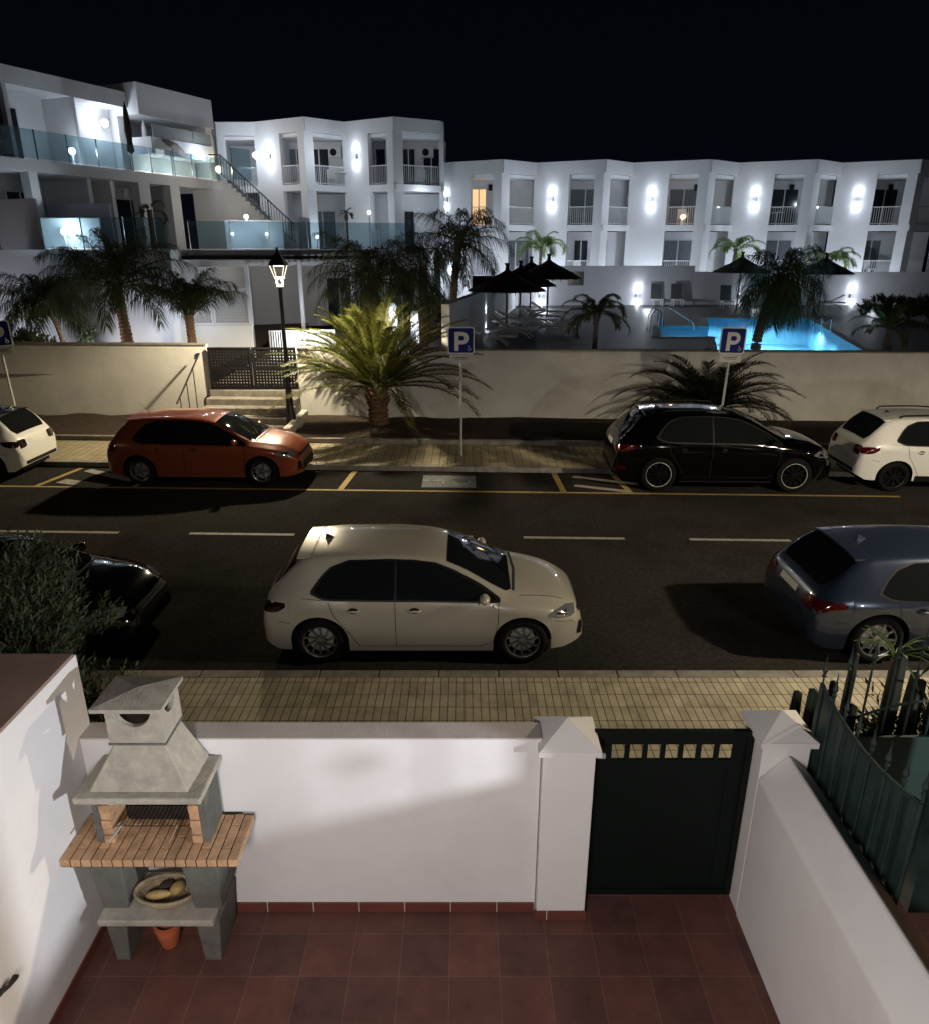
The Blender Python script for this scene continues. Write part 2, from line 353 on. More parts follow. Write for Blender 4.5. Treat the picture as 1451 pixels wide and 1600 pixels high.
# road markings
def mark(name, pts, m, z=.004):
    return tag(MB().sheet(pts, z).build(name, m), kind='structure')
def seg(p, q, w):
    p = Vector(p); q = Vector(q); d = (q - p).normalized(); n = Vector((-d.y, d.x)) * w / 2
    return [tuple(p - n), tuple(q - n), tuple(q + n), tuple(p + n)]
for x0, x1 in ((-8.9, -6.45), (-5.11, -3.15), (-1.0, .15), (1.08, 2.92), (4.10, 5.92), (7.2, 9.2), (10.4, 12.4), (-12.3, -10.4), (13.6, 15.6)):
    mark('centre_line', seg((x0, 12.47 - .032 * x0), (x1, 12.47 - .032 * x1), .10), M['whitepaint'])
yl = lambda x: 15.12 - .037 * x
mark('bay_line', seg((-14, yl(-14)), (9.3, yl(9.3)), .09), M['yellowpaint'])
for xb, sl in ((-9.55, .9), (-2.72, .35), (2.15, -.15), (-7.35, .9), (3.6, -.4)):
    mark('bay_end_line', seg((xb - .0 * sl, yl(xb) + .05), (xb + sl * .35, yl(xb) + 1.45), .13), M['yellowpaint'], .0045)
for (p, q, w) in (((-9.0, 16.75), (-7.55, 15.9), .22), ((-9.2, 15.9), (-8.0, 15.45), .3), ((2.5, 16.2), (3.9, 15.65), .16), ((2.45, 15.55), (3.6, 15.1), .16)):
    mark('hatching', seg(p, q, w), M['whitepaint'], .005)
mark('accessible_bay_panel', [(-.95, 15.42), (.25, 15.38), (.25, 16.28), (-.95, 16.32)], M['bluepaint'], .0042)
sb = MB()
def fl(p, q, w): sb.sheet(seg(p, q, w), .008)
cx, cy = -.12, 15.86
for k in range(20):       # wheel
    a0 = 2 * math.pi * k / 24 - 1.9; a1 = 2 * math.pi * (k + 1) / 24 - 1.9
    fl((cx + .24 * math.cos(a0), cy + .24 * math.sin(a0)), (cx + .24 * math.cos(a1), cy + .24 * math.sin(a1)), .05)
fl((-.72, 15.93), (-.25, 15.93), .07); fl((-.30, 15.93), (-.16, 15.68), .07); fl((-.46, 15.93), (-.46, 15.70), .05)
sb.sheet([(-.86 + .06 * math.cos(k * math.pi / 4), 15.93 + .06 * math.sin(k * math.pi / 4)) for k in range(8)], .008)
tag(sb.build('accessible_symbol', M['whitepaint']), kind='structure')

# ------------------------------------------------------------------ street walls, steps, gate
def wally(x): return 21.35 - .045 * x
def wall_seg(name, x0, x1, z0, z1, label, m, th=.22):
    b = MB().prism([(x0, wally(x0)), (x1, wally(x1)), (x1, wally(x1) + th), (x0, wally(x0) + th)], z0, z1)
    o = b.build(name, m, bevel=.015); tag(o, label, 'wall'); return o
o = wall_seg('garden_wall', -30, -7.55, -.05, 2.33, 'cream rendered street wall on the left, behind the orange car, ending at the steps', M['farplaster'])
c = MB().prism([(-30, wally(-30) - .03), (-7.55, wally(-7.55) - .03), (-7.55, wally(-7.55) + .25), (-30, wally(-30) + .25)], 2.332, 2.37).build('coping', M['kerb'], o)
o = wall_seg('garden_wall', -4.88, 40, -.05, 2.22, 'long rendered street wall in front of the pool terrace, behind the big palm', M['farplaster'])
c = MB().prism([(-4.88, wally(-4.88) - .03), (40, wally(40) - .03), (40, wally(40) + .25), (-4.88, wally(-4.88) + .25)], 2.222, 2.26).build('coping', M['kerb'], o)
st = MB(); 
for i in range(5):
    y0 = 19.55 + .42 * i; st.prism([(-7.55, y0 + .34), (-4.88, y0 + .22), (-4.88, 22.2), (-7.55, 22.3)], .12 if i == 0 else .12 + .184 * i + .001, .12 + .184 * (i + 1))
tag(st.build('entrance_steps', M['kerb'], bevel=.01), 'wide concrete steps rising from the far pavement to the black perforated gate', 'steps')
cw = MB(); cw.prism([(-7.75, 19.2), (-7.56, 19.2), (-7.56, 21.68), (-7.75, 21.69)], -.04, .5)
cw.prism([(-4.86, 19.1), (-4.68, 19.1), (-4.68, 21.55), (-4.86, 21.56)], -.04, .45)
tag(cw.build('steps_kerb', M['farplaster'], bevel=.01), 'low rendered side kerbs of the entrance steps', 'kerb wall')
hr = empty('handrail', (0, 0, 0), label='thin dark sloping handrail on the left of the entrance steps', cat='handrail')
b = MB().tube([(-7.75, 19.5, 1.05), (-7.70, 21.5, 2.12)], .024, 8); b.build('rail', M['blackiron'], hr)
for yy, z in ((19.7, 1.15), (20.3, 1.47), (20.9, 1.8)):
    MB().tube([(-7.72, yy, .2), (-7.72, yy, z)], .014, 6).build('post', M['blackiron'], hr)
g = empty('perforated_gate', (0, 0, 0), label='low black double gate of perforated steel sheet at the top of the steps', cat='gate')
def gate_leaf(x0, x1):
    y = 21.62; z0, z1 = 1.06, 2.28
    f = MB(); f.box(x0, x0 + .06, y - .02, y + .02, z0, z1); f.box(x1 - .06, x1, y - .02, y + .02, z0, z1)
    f.box(x0 + .06, x1 - .06, y - .02, y + .02, z1 - .06, z1); f.box(x0 + .06, x1 - .06, y - .02, y + .02, z0, z0 + .06)
    fo = f.build('gate_frame', M['gateblack'], g)
    nx = 13; nz = 13; p = MB(); a0, a1, b0, b1 = x0 + .061, x1 - .061, z0 + .061, z1 - .061
    dx = (a1 - a0) / nx; dz = (b1 - b0) / nz; h = .30
    for i in range(nx):
        for j in range(nz):
            X0 = a0 + dx * i; Z0 = b0 + dz * j; X1 = X0 + dx; Z1 = Z0 + dz
            xa, xb, za, zb = X0 + dx * h, X1 - dx * h, Z0 + dz * h, Z1 - dz * h
            if j == 6:
                p.add([(X0, y, Z0), (X1, y, Z0), (X1, y, Z1), (X0, y, Z1)], [(0, 1, 2, 3)]); continue
            p.add([(X0, y, Z0), (X1, y, Z0), (X1, y, Z1), (X0, y, Z1), (xa, y, za), (xb, y, za), (xb, y, zb), (xa, y, zb)],
                  [(0, 1, 5, 4), (1, 2, 6, 5), (2, 3, 7, 6), (3, 0, 4, 7)])
    po = p.build('perforated_panel', M['gateblack'], g)
    sm = po.modifiers.new('thick', 'SOLIDIFY'); sm.thickness = .012
gate_leaf(-7.5, -6.235); gate_leaf(-6.21, -4.92)
tag(MB().box(-7.85, -7.79, wally(-7.8) - .035, wally(-7.8) - .004, 1.98, 2.10).build('house_number_plate', M['signblue']), 'tiny blue plate on the end of the left cream wall', 'plate')

# complex ground, deck, pool
POOL = [(11.25, 35.0), (15.93, 34.8), (12.3, 22.3), (7.7, 22.3), (9.19, 27.5), (7.19, 27.5), (8.18, 31.46), (10.25, 31.46)]
deck = MB().sheet([(-.6, 21.65), (45, 19.6), (45, 60), (4.5, 60), (2.9, 42.6)], 1.9, hole=POOL)
tag(deck.build('pool_deck', M['deck']), kind='structure')
n = len(POOL); pb = MB()
pb.sheet(POOL, .75)
for i in range(n):
    a = POOL[i]; b_ = POOL[(i + 1) % n]
    pb.add([(a[0], a[1], .75), (b_[0], b_[1], .75), (b_[0], b_[1], 1.9), (a[0], a[1], 1.9)], [(0, 1, 2, 3)])
# shallow steps in the arm
for i in range(4):
    pb.box(7.4 + .45 * i, 7.85 + .45 * i, 27.6, 31.3, .76, 1.7 - .2 * i)
tag(pb.build('pool_basin', M['pooltile']), kind='structure')
wm = D.materials.new('pool_water'); wm.use_nodes = True; t = wm.node_tree; t.nodes.remove(t.nodes['Principled BSDF'])
gl = t.nodes.new('ShaderNodeBsdfGlossy'); gl.inputs['Roughness'].default_value = .02
tr = t.nodes.new('ShaderNodeBsdfTransparent'); tr.inputs[0].default_value = (.80, .95, 1, 1)
fr = t.nodes.new('ShaderNodeFresnel'); fr.inputs[0].default_value = 1.33; mx = t.nodes.new('ShaderNodeMixShader')
nz = t.nodes.new('ShaderNodeTexNoise'); nz.inputs['Scale'].default_value = 3; bp = t.nodes.new('ShaderNodeBump'); bp.inputs['Strength'].default_value = .15; bp.inputs['Distance'].default_value = .05
t.links.new(nz.outputs[0], bp.inputs['Height']); t.links.new(bp.outputs[0], gl.inputs['Normal'])
mm = t.nodes.new('ShaderNodeMath'); mm.operation = 'MULTIPLY'; mm.inputs[1].default_value = .25
t.links.new(fr.outputs[0], mm.inputs[0]); t.links.new(mm.outputs[0], mx.inputs[0]); t.links.new(tr.outputs[0], mx.inputs[1]); t.links.new(gl.outputs[0], mx.inputs[2]); t.links.new(mx.outputs[0], t.nodes['Material Output'].inputs[0])
tag(MB().sheet(POOL, 1.84).build('pool_water', wm), kind='structure')
cp = MB()
for i in range(n):
    a = Vector(POOL[i]); b_ = Vector(POOL[(i + 1) % n]); d = (b_ - a).normalized(); nn = Vector((d.y, -d.x)) * -1
    cp.prism([tuple(a), tuple(b_), tuple(b_ + nn * .28 + d * .0), tuple(a + nn * .28)], 1.902, 1.93)
tag(cp.build('pool_coping', M['coping']), kind='structure')
for p in ((11.0, 33.2), (13.6, 33.4), (12.6, 28.5), (10.6, 25.5), (9.3, 29.5), (12.0, 24.5), (14.3, 31.3)):
    lamp_light('pool_light', (p[0], p[1], 1.72), 210, (.62, .88, 1.0), .12, spot=172, to=(p[0], p[1], 0), blend=.2)
# garden ground left of the pool
for nm, poly, z, m in (('garden_ground', [(-60, 21.9), (-7.8, 21.9), (-7.8, 60), (-60, 60)], 1.45, M['soil']),
                       ('garden_ground', [(-4.7, 21.7), (-.6, 21.75), (4.5, 60), (-4.7, 60)], 1.45, M['soil']),
                       ('entrance_path', [(-7.8, 21.9), (-4.7, 21.75), (-4.7, 60), (-7.8, 60)], 1.04, M['kerb'])):
    tag(MB().sheet(poly, z).build(nm, m), kind='structure')

# walls round the pool deck
def tw(name, p, q, th, z0, z1, label, m, cat='wall'):
    o = MB().rbox(p, q, th, z0, z1).build(name, m, bevel=.01); return tag(o, label, cat)
o = tw('terrace_wall', (2.9, 43.3), (13.2, 44.2), .25, 1.85, 4.05, 'tall grey boundary wall behind the pool, its taller left stretch', M['bgrey'])
MB().rbox((5.85, 43.46), (6.75, 43.54), .10, 3.0, 3.75).build('vent_grille', M['darkdoor'], o)
tw('terrace_wall', (13.2, 44.2), (40, 43.5), .25, 1.85, 3.72, 'tall grey boundary wall behind the pool, its lower right stretch', M['bgrey'])
tw('divider_wall', (-.55, 22.2), (2.9, 43.15), .25, 1.3, 3.45, 'white side wall between the pool deck and the garden path', M['bwhite'])
def wall_washer(x, y, z, nrm, power, parent=None, up=True, w=.12):
    """small two-way wall lamp with its beams and added wash and glow points"""
    nrm = Vector(nrm).normalized(); p = Vector((x, y, z))
    b = MB(); q = nrm.to_track_quat('Y', 'Z').to_matrix().to_4x4(); q.translation = p + nrm * .06
    b.box(-w / 2, w / 2, -.055, .055, -.16, .16, q)
    f = MB(); f.box(-w / 2 + .01, w / 2 - .01, -.05, .05, .161, .172, q); f.box(-w / 2 + .01, w / 2 - .01, -.05, .05, -.172, -.161, q)
    if parent:
        h = b.build('wall_lamp', M['frame'], parent); f.build('diffuser', M['whiteglow'], h)
    l = p + nrm * .18
    if up and power > 60: lamp_light('wall_lamp_and_wash_light', p + nrm * 2.6, power * .30, COOL, .08)  # added wash point floating in front of the wall, no fitting there
    for s in (1, -1):
        lamp_light('wall_lamp_and_wash_light', p + nrm * .17 + Vector((0, 0, .37 * s)), power * .045, COOL, .04)  # added points in free air, rounding out the lamp's hot-spots
        lamp_light('wall_lamp_and_wash_light', l + Vector((0, 0, .13 * s)), power * .15, COOL, .03, spot=76, to=l + Vector((0, 0, s)) - nrm * .36, blend=1)
    return b, f
def deck_lamp(x, y, z, nrm, power, label, grp='low lamps on the pool walls'):
    b, f = wall_washer(x, y, z, nrm, power, up=True, w=.2)
    e = empty('wall_light', (0, 0, 0), label=label, cat='wall light', group=grp)
    b.build('housing', M['frame'], e); f.build('diffuser', M['whiteglow'], e)
deck_lamp(4.35, 43.27, 2.42, (0, -1, 0), 300, 'low lamp glowing on the back pool wall behind the thatched parasols')
deck_lamp(9.95, 43.78, 2.42, (0, -1, 0), 300, 'low lamp glowing on the back pool wall left of the two dark upright loungers')
deck_lamp(15.9, 43.95, 2.35, (0, -1, 0), 70, 'low lamp behind the white chair beside the single parasol')
deck_lamp(22.3, 43.8, 2.40, (0, -1, 0), 300, 'low lamp glowing alone on the right part of the back pool wall')
deck_lamp(.72, 29.9, 2.4, (1, -.16, 0), 60, 'low lamp on the white side wall left of the loungers')

# road repairs and covers
cv = MB().lathe([(.001, .006), (.30, .006), (.31, .004)], 28, Matrix.Translation((2.0, 13.6, 0)), cap=False); tag(cv.build('manhole_cover', mat('cast_iron_cover', (.02, .02, .02), .6, noise_amt=.4, noise_scale=40, spec=.2)), kind='structure')

# ------------------------------------------------------------------ zig-zag terraced apartment buildings
def railing(p, q, z, h, parent, m, kind='bars'):
    p = Vector(p); q = Vector(q); L = (q - p).length; d = (q - p) / L
    b = MB()
    if kind == 'bars':
        b.rbox(p, q, .05, z + h - .05, z + h); b.rbox(p, q, .04, z + .06, z + .10)
        n = int(L / .12)
        for i in range(n + 1):
            c = p + d * (L * i / n); b.rbox(c - d * .011, c + d * .011, .022, z + .10, z + h - .05)
    else:
        b.rbox(p, q, .03, z + .05, z + h)
        b.rbox(p, q, .05, z + h, z + h + .03)
    return b.build('railing', m, parent)
def door_panel(cx, y, z, w, h, parent, glass, split=2):
    f = MB(); t = .05
    f.box(cx - w / 2 - t, cx + w / 2 + t, y - .05, y - .003, z + h, z + h + t)
    for i in range(split + 1):
        xx = cx - w / 2 + w * i / split; f.box(xx - t / 2 - .01, xx + t / 2 + .01, y - .05, y - .003, z + .02, z + h)
    fo = f.build('window', M['frame'], parent)
    MB().box(cx - w / 2, cx + w / 2, y - .03, y - .004, z + .02, z + h - .001).build('pane', glass, fo)
def zigzag(name, nodes, zr, zs, zg, zbase, label, lamps, units, lampz, yback):
    root = empty(name, (0, 0, 0), label=label, cat='apartment building')
    wall = MB(); beam = MB(); inner = MB()
    for u in range((len(nodes) - 1) // 2):
        r0, c, r1 = (Vector(nodes[2 * u + k]) for k in range(3))
        d = (c - r0); L = d.length; d /= L; e = (r1 - c); L2 = e.length; e /= L2
        n1 = Vector((d.y, -d.x)); t = .13
        a = r0 + d * L * .50; b_ = r0 + d * L * .87; s0 = c + e * L2 * .16
        wall.rbox(r0 - d * .1, a, .26, zbase, zr)
        # corner pillar: one prism turning the corner
        wall.prism([tuple(b_ + n1 * t), tuple(c + n1 * t + e * .0), tuple(s0 + Vector((e.y, -e.x)) * t), tuple(s0 - Vector((e.y, -e.x)) * t), tuple(c - Vector((0, -1)) * .3), tuple(b_ - n1 * t)], zbase, zr - .703)
        # header beam and slab bands
        cc = c - Vector((0, t * 1.1))
        for z0, z1, o in ((zr - .70, zr - .003, 0), (zs - .34, zs, .012)):
            beam.rbox(a, c + d * .05, .26 - o, z0, z1); beam.rbox(c - e * .05, r1, .26 - o, z0 + .002, z1 - .002)
        beam.prism([tuple(r0 + Vector((0, .1))), tuple(c + Vector((0, .15))), tuple(r1 + Vector((0, .1))), (r1.x, yback), (r0.x, yback)], zr - .9, zr - .72)
        beam.prism([tuple(r0 + Vector((0, .1))), tuple(c + Vector((0, .15))), tuple(r1 + Vector((0, .1))), (r1.x, yback), (r0.x, yback)], zs - .30, zs - .02)
        yb = c.y + 2.9
        inner.box(a.x - .1, a.x + .02, a.y + .1, yb + .2, zg, zs - .35); inner.box(a.x - .1, a.x + .02, a.y + .1, yb + .2, zs, zr - .9)
        inner.box(a.x + .021, r1.x + .3, yb, yb + .2, zg, zs - .35); inner.box(a.x + .021, r1.x + .3, yb, yb + .2, zs, zr - .9)
        cf = units[u]
        k1, k2 = cf.get('rails', ('bars', 'bars'))
        railing(a + d * .03, b_ - d * .03, zs, 1.02, root, M['rail'] if k1 == 'bars' else M['frost'], k1)
        railing(s0 + e * .03, r1 - e * .15, zs, 1.02, root, M['rail'] if k2 == 'bars' else M['frost'], k2)
        railing(a + d * .03, b_ - d * .03, zg, .95, root, M['rail'], 'bars')
        for (fx, z, w, gm) in cf['doors']:
            door_panel(a.x + fx * (r1.x - a.x), yb, zs if z else zg, w, 2.1, root, M[gm])
        # air conditioner and small wall fitting
        if cf.get('ac'):
            ax = a.x + cf['ac'] * (r1.x - a.x)
            h = MB().box(ax - .38, ax + .38, yb - .30, yb - .005, zr - 1.75, zr - 1.2).build('air_conditioner', M['frame'], root, bevel=.02)
            MB().lathe([(.02, 0), (.2, .0), (.2, .02), (.02, .02)], 16, Matrix.Translation((ax - .08, yb - .31, zr - 1.47)) @ Matrix.Rotation(R(90), 4, 'X')).build('fan_grille', M['darkdoor'], h)
        if cf.get('shade'):
            ax = a.x + cf['shade'] * (r1.x - a.x)
            MB().box(ax - .12, ax + .12, yb - .12, yb - .005, zr - 1.45, zr - 1.1).build('wall_fitting', M['blacktrim'], root)
    wall.build('wall', M['bwhite'], root); beam.build('roof', M['bwhite'], root); inner.build('loggia_wall', M['bwhite'], root)
    for u, f, pw in lamps:
        r0, c = Vector(nodes[2 * u]), Vector(nodes[2 * u + 1]); d = (c - r0).normalized(); n1 = Vector((d.y, -d.x))
        p = r0 + (c - r0) * f + n1 * .13
        wall_washer(p.x, p.y, lampz, (n1.x, n1.y, 0), pw, root, w=.16)
    return root
sc = lambda L, b: [(x * y / b, y) for x, y in L]
NC = sc([(-1.33, 48), (2.22, 46.2), (4.21, 48), (8.2, 46.2), (9.81, 48), (14.35, 46.2), (15.96, 48), (20.56, 46.2), (22.0, 48), (26.6, 46.2), (28.3, 48), (33.0, 46.2), (34.6, 48)], 47)
DR = lambda *a: list(a)
uc = [dict(doors=DR((.12, 1, .9, 'roomglow'), (.72, 0, 1.7, 'curtain')), shade=.3),
      dict(doors=DR((.33, 1, 1.9, 'curtain'), (.30, 0, .9, 'darkdoor'), (.62, 0, .9, 'curtain_pink')), shade=.50),
      dict(doors=DR((.35, 1, 1.8, 'curtain'), (.33, 0, 1.8, 'curtain')), shade=.52, rails=('bars', 'panel')),
      dict(doors=DR((.36, 1, 1.7, 'darkdoor'), (.36, 0, 1.7, 'curtain')), shade=.45, rails=('bars', 'panel')),
      dict(doors=DR((.36, 1, 1.6, 'darkdoor'), (.3, 0, 1.2, 'curtain')), shade=.42, rails=('bars', 'bars')),
      dict(doors=DR((.3, 1, 1.6, 'darkdoor'),), shade=.3)]
zigzag('apartment_building', NC, 9.78, 6.30, 3.35, 1.95, 'long low white zig-zag apartment block behind the pool wall, two rows of balconies', [(0, .1, 120), (1, .26, 240), (2, .29, 240), (3, .28, 240), (4, .29, 240)], uc, 7.75, 56)
NB = sc([(-14.3, 47.5), (-13.9, 47.0), (-11.72, 47), (-8.99, 45.2), (-6.74, 47), (-3.97, 45.2), (-1.38, 46.6)], 46)
ub = [dict(doors=[(.5, 0, .8, 'darkdoor')]),
      dict(doors=DR((.12, 1, .9, 'curtain'), (.5, 1, 1.2, 'darkdoor'), (.5, 0, 1.6, 'curtain')), ac=.78),
      dict(doors=DR((.18, 1, 1.2, 'darkdoor'), (.52, 1, .8, 'darkdoor'), (.86, 1, 1.0, 'darkdoor'), (.4, 0, 1.5, 'darkdoor')), ac=.8)]
bb = zigzag('apartment_building', NB, 11.80, 8.42, 5.0, 4.96, 'taller white zig-zag apartment block left of centre, above the fluffy palms', [(1, .28, 240), (2, .25, 240)], ub, 9.95, 56)
MB().box(-1.45, -1.2, 46.7, 56, 1.95, 11.79).build('end_wall', M['bwhite'], bb)
lamp_light('wall_lamp_and_wash_light', (-11.9 * 47 / 46 * 1.02, 45.9, 9.9), 30, COOL, .1)
# small ground floor lights, and unseen wash points added to brighten the white blocks
for p, pw in (((-5.4, 44.8, 6.9), 45), ((-8.2, 44.6, 5.9), 22), ((-12.6, 44.9, 10.4), 60), ((1.3, 43.9, 4.4), 60), ((4.9, 45.2, 2.9), 215), ((10.6, 45.4, 2.9), 215), ((16.8, 45.4, 2.9), 215), ((23.2, 45.2, 2.9), 215), ((-.3, 45.0, 3.0), 160)):
    lamp_light('terrace_and_fill_light', p, pw, COOL, .12)
def globe_lamp(x, y, z, label, m='whiteglow', r=.10, base=.0, cat='lamp', grp='small round terrace lamps'):
    e = empty('terrace_lamp', (x, y, z), label=label, cat=cat, group=grp)
    MB().lathe([(.001, -r)] + [(r * math.sin(a * math.pi / 8), -r * math.cos(a * math.pi / 8)) for a in range(1, 8)] + [(.001, r)], 12).build('globe', M[m], e, smooth=True)
    MB().lathe([(.04, -r - max(base, .04)), (.04, -r + .01)], 8).build('stem', M['frame'], e)
globe_lamp(-5.4, 44.75, 6.9, 'round lamp glowing on the lower wall of the taller white block', base=1.9)
globe_lamp(-8.4, 44.6, 5.6, 'small round lamp beside the foot of the outside staircase', base=.5)

# ------------------------------------------------------------------ podium and terraces of the left-hand complex
tag(MB().prism([(-40, 27.0), (-10.25, 27.0), (-10.25, 36.9), (-1.9, 40.0), (-1.6, 60), (-40, 60)], 1.3, 4.94).build('podium', M['bwhite']), kind='structure')
e = empty('terrace_canopy', label='dark flat canopy over the ground floor below the left terraces, on white posts', cat='canopy')
MB().prism([(-10.2, 28.6), (-1.9, 31.4), (-1.9, 39.9), (-10.24, 36.9)], 4.56, 4.93).build('slab', M['bgrey'], e)
MB().prism([(-10.6, 27.9), (-3.4, 30.2), (-3.5, 30.6), (-10.6, 28.5)], 4.60, 4.72).build('roof_edge', M['gateblack'], e)
for x, y in ((-8.05, 28.4), (-6.25, 29.2), (-4.4, 30.0)):
    MB().box(x - .07, x + .07, y - .07, y + .07, 1.0, 4.55).build('post', M['frame'], e)
MB().rbox((-10.2, 27.75), (-8.05, 28.35), .12, 4.36, 4.56).build('beam', M['frame'], e)
MB().rbox((-8.05, 28.6), (-4.4, 30.0), .10, 4.38, 4.52).build('beam', M['frame'], e)
b = MB()
for i in range(16):
    t_ = i / 15; x = -7.9 + 3.4 * t_; b.rbox((x, 28.2 + 1.3 * t_), (x - .4, 30.2 + 1.3 * t_), .07, 4.40, 4.52)
b.build('pergola_rafters', M['frame'], e)
# lattice fence
e = empty('lattice_fence', label='white wooden lattice screen on a low white wall, under the dark canopy', cat='fence')
MB().rbox((-10.6, 27.55), (-7.85, 27.75), .16, 1.3, 2.32).build('low_wall', M['bwhite'], e)
def lattice(x0, x1, y0, y1):
    f = MB(); z0, z1 = 2.33, 3.62
    f.rbox((x0, y0), (x1, y1), .07, z0, z0 + .07); f.rbox((x0, y0), (x1, y1), .07, z1 - .07, z1)
    p = Vector((x0, y0)); q = Vector((x1, y1)); d = (q - p).normalized(); L = (q - p).length
    f.rbox(p, p + d * .07, .06, z0 + .071, z1 - .071); f.rbox(q - d * .07, q, .06, z0 + .071, z1 - .071)
    s = .105; H_ = z1 - z0 - .14; W_ = L - .14; N = int((W_ + H_) / s)
    for i in range(1, N):
        for sg in (1, -1):
            a0 = i * s - H_; lo = max(a0, 0); hi = min(i * s, W_)
            if hi - lo < .03: continue
            if sg == 1: pts = [(lo, lo - a0), (hi, hi - a0)]
            else: pts = [(lo, H_ - (lo - a0)), (hi, H_ - (hi - a0))]
            A_ = [Vector((p.x + d.x * (.07 + u), p.y + d.y * (.07 + u), z0 + .07 + v)) for u, v in pts]
            f.tube(A_, .014, 4, cap=False)
    f.build('lattice_panel', M['frame'], e)
lattice(-10.55, -9.22, 27.56, 27.66); lattice(-9.20, -7.88, 27.66, 27.75)
b = MB().rbox((-7.3, 27.9), (-4.9, 28.4), .16, 1.04, 2.1).build('courtyard_wall', M['bwhite']); tag(b, 'low white courtyard wall with a round lamp, seen behind the black perforated gate', 'wall')
for i in range(6): MB().box(-7.28 + .09 * i, -7.25 + .09 * i, 27.70, 27.73, 1.3, 2.08).build('grille_bar', M['gateblack'], b)
lamp_light('courtyard_lamp_light', (-5.9, 27.5, 2.0), 140, COOL, .1); globe_lamp(-5.95, 27.75, 1.95, 'round lamp on the low courtyard wall right behind the black gate', base=.3, r=.13)
b = MB().box(-9.9, -2.0, 38.0, 38.2, 1.4, 4.55).build('ground_floor_wall', M['bgrey']); 
tag(b, 'grey ground floor wall with dark doors under the canopy', 'wall')
for x in (-9.2, -6.2, -4.6, -3.1): door_panel(x, 38.0, 1.5, 1.3, 2.1, b, M['darkdoor'])
lamp_light('canopy_lamp_light', (-7.6, 33.5, 4.2), 40, (1, .9, .75), .15); lamp_light('canopy_lamp_light', (-3.0, 34.0, 4.2), 30, COOL, .15)

def glass_rail(pts, z, h, label, seg_=1.5, m='glass'):
    e = empty('glass_balustrade', label=label, cat='balustrade')
    for p, q in zip(pts[:-1], pts[1:]):
        p = Vector(p); q = Vector(q); L = (q - p).length; n = max(1, round(L / seg_)); d = (q - p) / L
        for i in range(n):
            a = p + d * (L * i / n + .02); b_ = p + d * (L * (i + 1) / n - .02)
            MB().rbox(a, b_, .014, z + .05, z + h).build('glass_panel', M[m], e)
            MB().rbox(a - d * .035, a - d * .004, .04, z, z + h + .015).build('post', M['steel'], e)
    return e
glass_rail([(-22, 27.1), (-10.35, 27.1)], 4.95, 1.05, 'glass balustrade along the lower left terrace, above the pale podium wall')
glass_rail([(-10.15, 28.8), (-1.95, 31.55)], 4.94, 1.0, 'glass balustrade above the dark canopy in the centre left')
# building A
A0 = Vector((-16.6, 25.5)); dA = Vector((.4, .917)).normalized(); nA = Vector((-dA.y, dA.x))   # nA points into the building
P = lambda s, i=0: A0 + dA * s + nA * i
A = empty('apartment_building', label='stepped white terrace building at the far left with glass balconies', cat='apartment building')
def pr(s0, s1, i0, i1): return [tuple(P(s0, i0)), tuple(P(s1, i0)), tuple(P(s1, i1)), tuple(P(s0, i1))]
MB().prism(pr(-4, 14.0, 0, 9), 7.55, 7.95).build('terrace_slab', M['bwhite'], A)
w = MB(); w.prism(pr(-4, 12, 3.0, 3.2), 4.95, 7.549)
for s in (.4, 5.9, 7.0, 10.4): w.prism(pr(s, s + .18, .5, 2.99), 4.95, 7.548)
w.build('lower_wall', M['bwhite'], A)
for s, th in ((3.05, .35), (8.0, .6), (9.75, .55), (-.6, .3)): MB().prism(pr(s, s + th, .02, .45), 4.95, 7.547).build('column', M['bwhite'], A)
w = MB(); w.prism(pr(-4, 9.4, 2.6, 2.8), 7.95, 10.55)
for s in (1.0, 3.4, 6.2): w.prism(pr(s, s + .15, 1.0, 2.59), 7.952, 10.45)
w.build('upper_wall', M['bwhite'], A)
MB().prism(pr(-4, 9.40, 1.5, 9), 10.551, 11.15).build('roof', M['bwhite'], A)
MB().prism(pr(9.42, 13.85, 3.2, 9), 7.951, 10.28).build('upper_wall', M['bwhite'], A)
MB().prism(pr(9.43, 13.95, .9, 9.2), 10.3, 11.5).build('roof_block', M['bwhite'], A)
MB().prism(pr(13.45, 13.9, 1.0, 3.18), 7.952, 10.299).build('column', M['bwhite'], A)
MB().prism(pr(9.45, 9.8, 2.2, 3.18), 7.953, 10.298).build('column', M['bwhite'], A)
MB().prism(pr(9.5, 13.3, 1.72, 1.8), 7.953, 8.8).build('terrace_wall_panel', M['bwhite'], A)
MB().prism(pr(9.5, 13.3, .5, 1.9), 8.801, 9.45).build('parapet', M['bwhite'], A)
for s in (9.7, 10.9, 12.1): MB().prism(pr(s, s + 1.15, .54, .58), 9.455, 9.95).build('screen_panel', M['frost'], A)
def Awin(s0, s1, i, z0, z1, g):
    f = MB(); f.prism(pr(s0 - .05, s1 + .05, i - .06, i - .002), z1, z1 + .06)
    for s in (s0, (s0 + s1) / 2, s1): f.prism(pr(s - .03, s + .03, i - .06, i - .002), z0, z1)
    fo = f.build('window', M['frame'], A); MB().prism(pr(s0, s1, i - .04, i - .003), z0, z1).build('pane', M[g], fo)
for s0, s1 in ((-1.2, -.1), (1.5, 2.9), (4.2, 5.4), (7.5, 8.9), (9.3, 11.2)): Awin(s0, s1, 3.0, 4.97, 7.05, 'darkdoor')
for s0, s1 in ((-1, .3), (1.5, 2.6), (4.0, 5.0)): Awin(s0, s1, 2.6, 7.97, 9.95, 'darkdoor')
def lineP(s0, s1, i): return [tuple(P(s0, i)), tuple(P(s1, i))]
glass_rail(lineP(-3, 8.85, .08), 7.955, .98, 'greenish glass balustrade of the upper left terrace', 1.35)
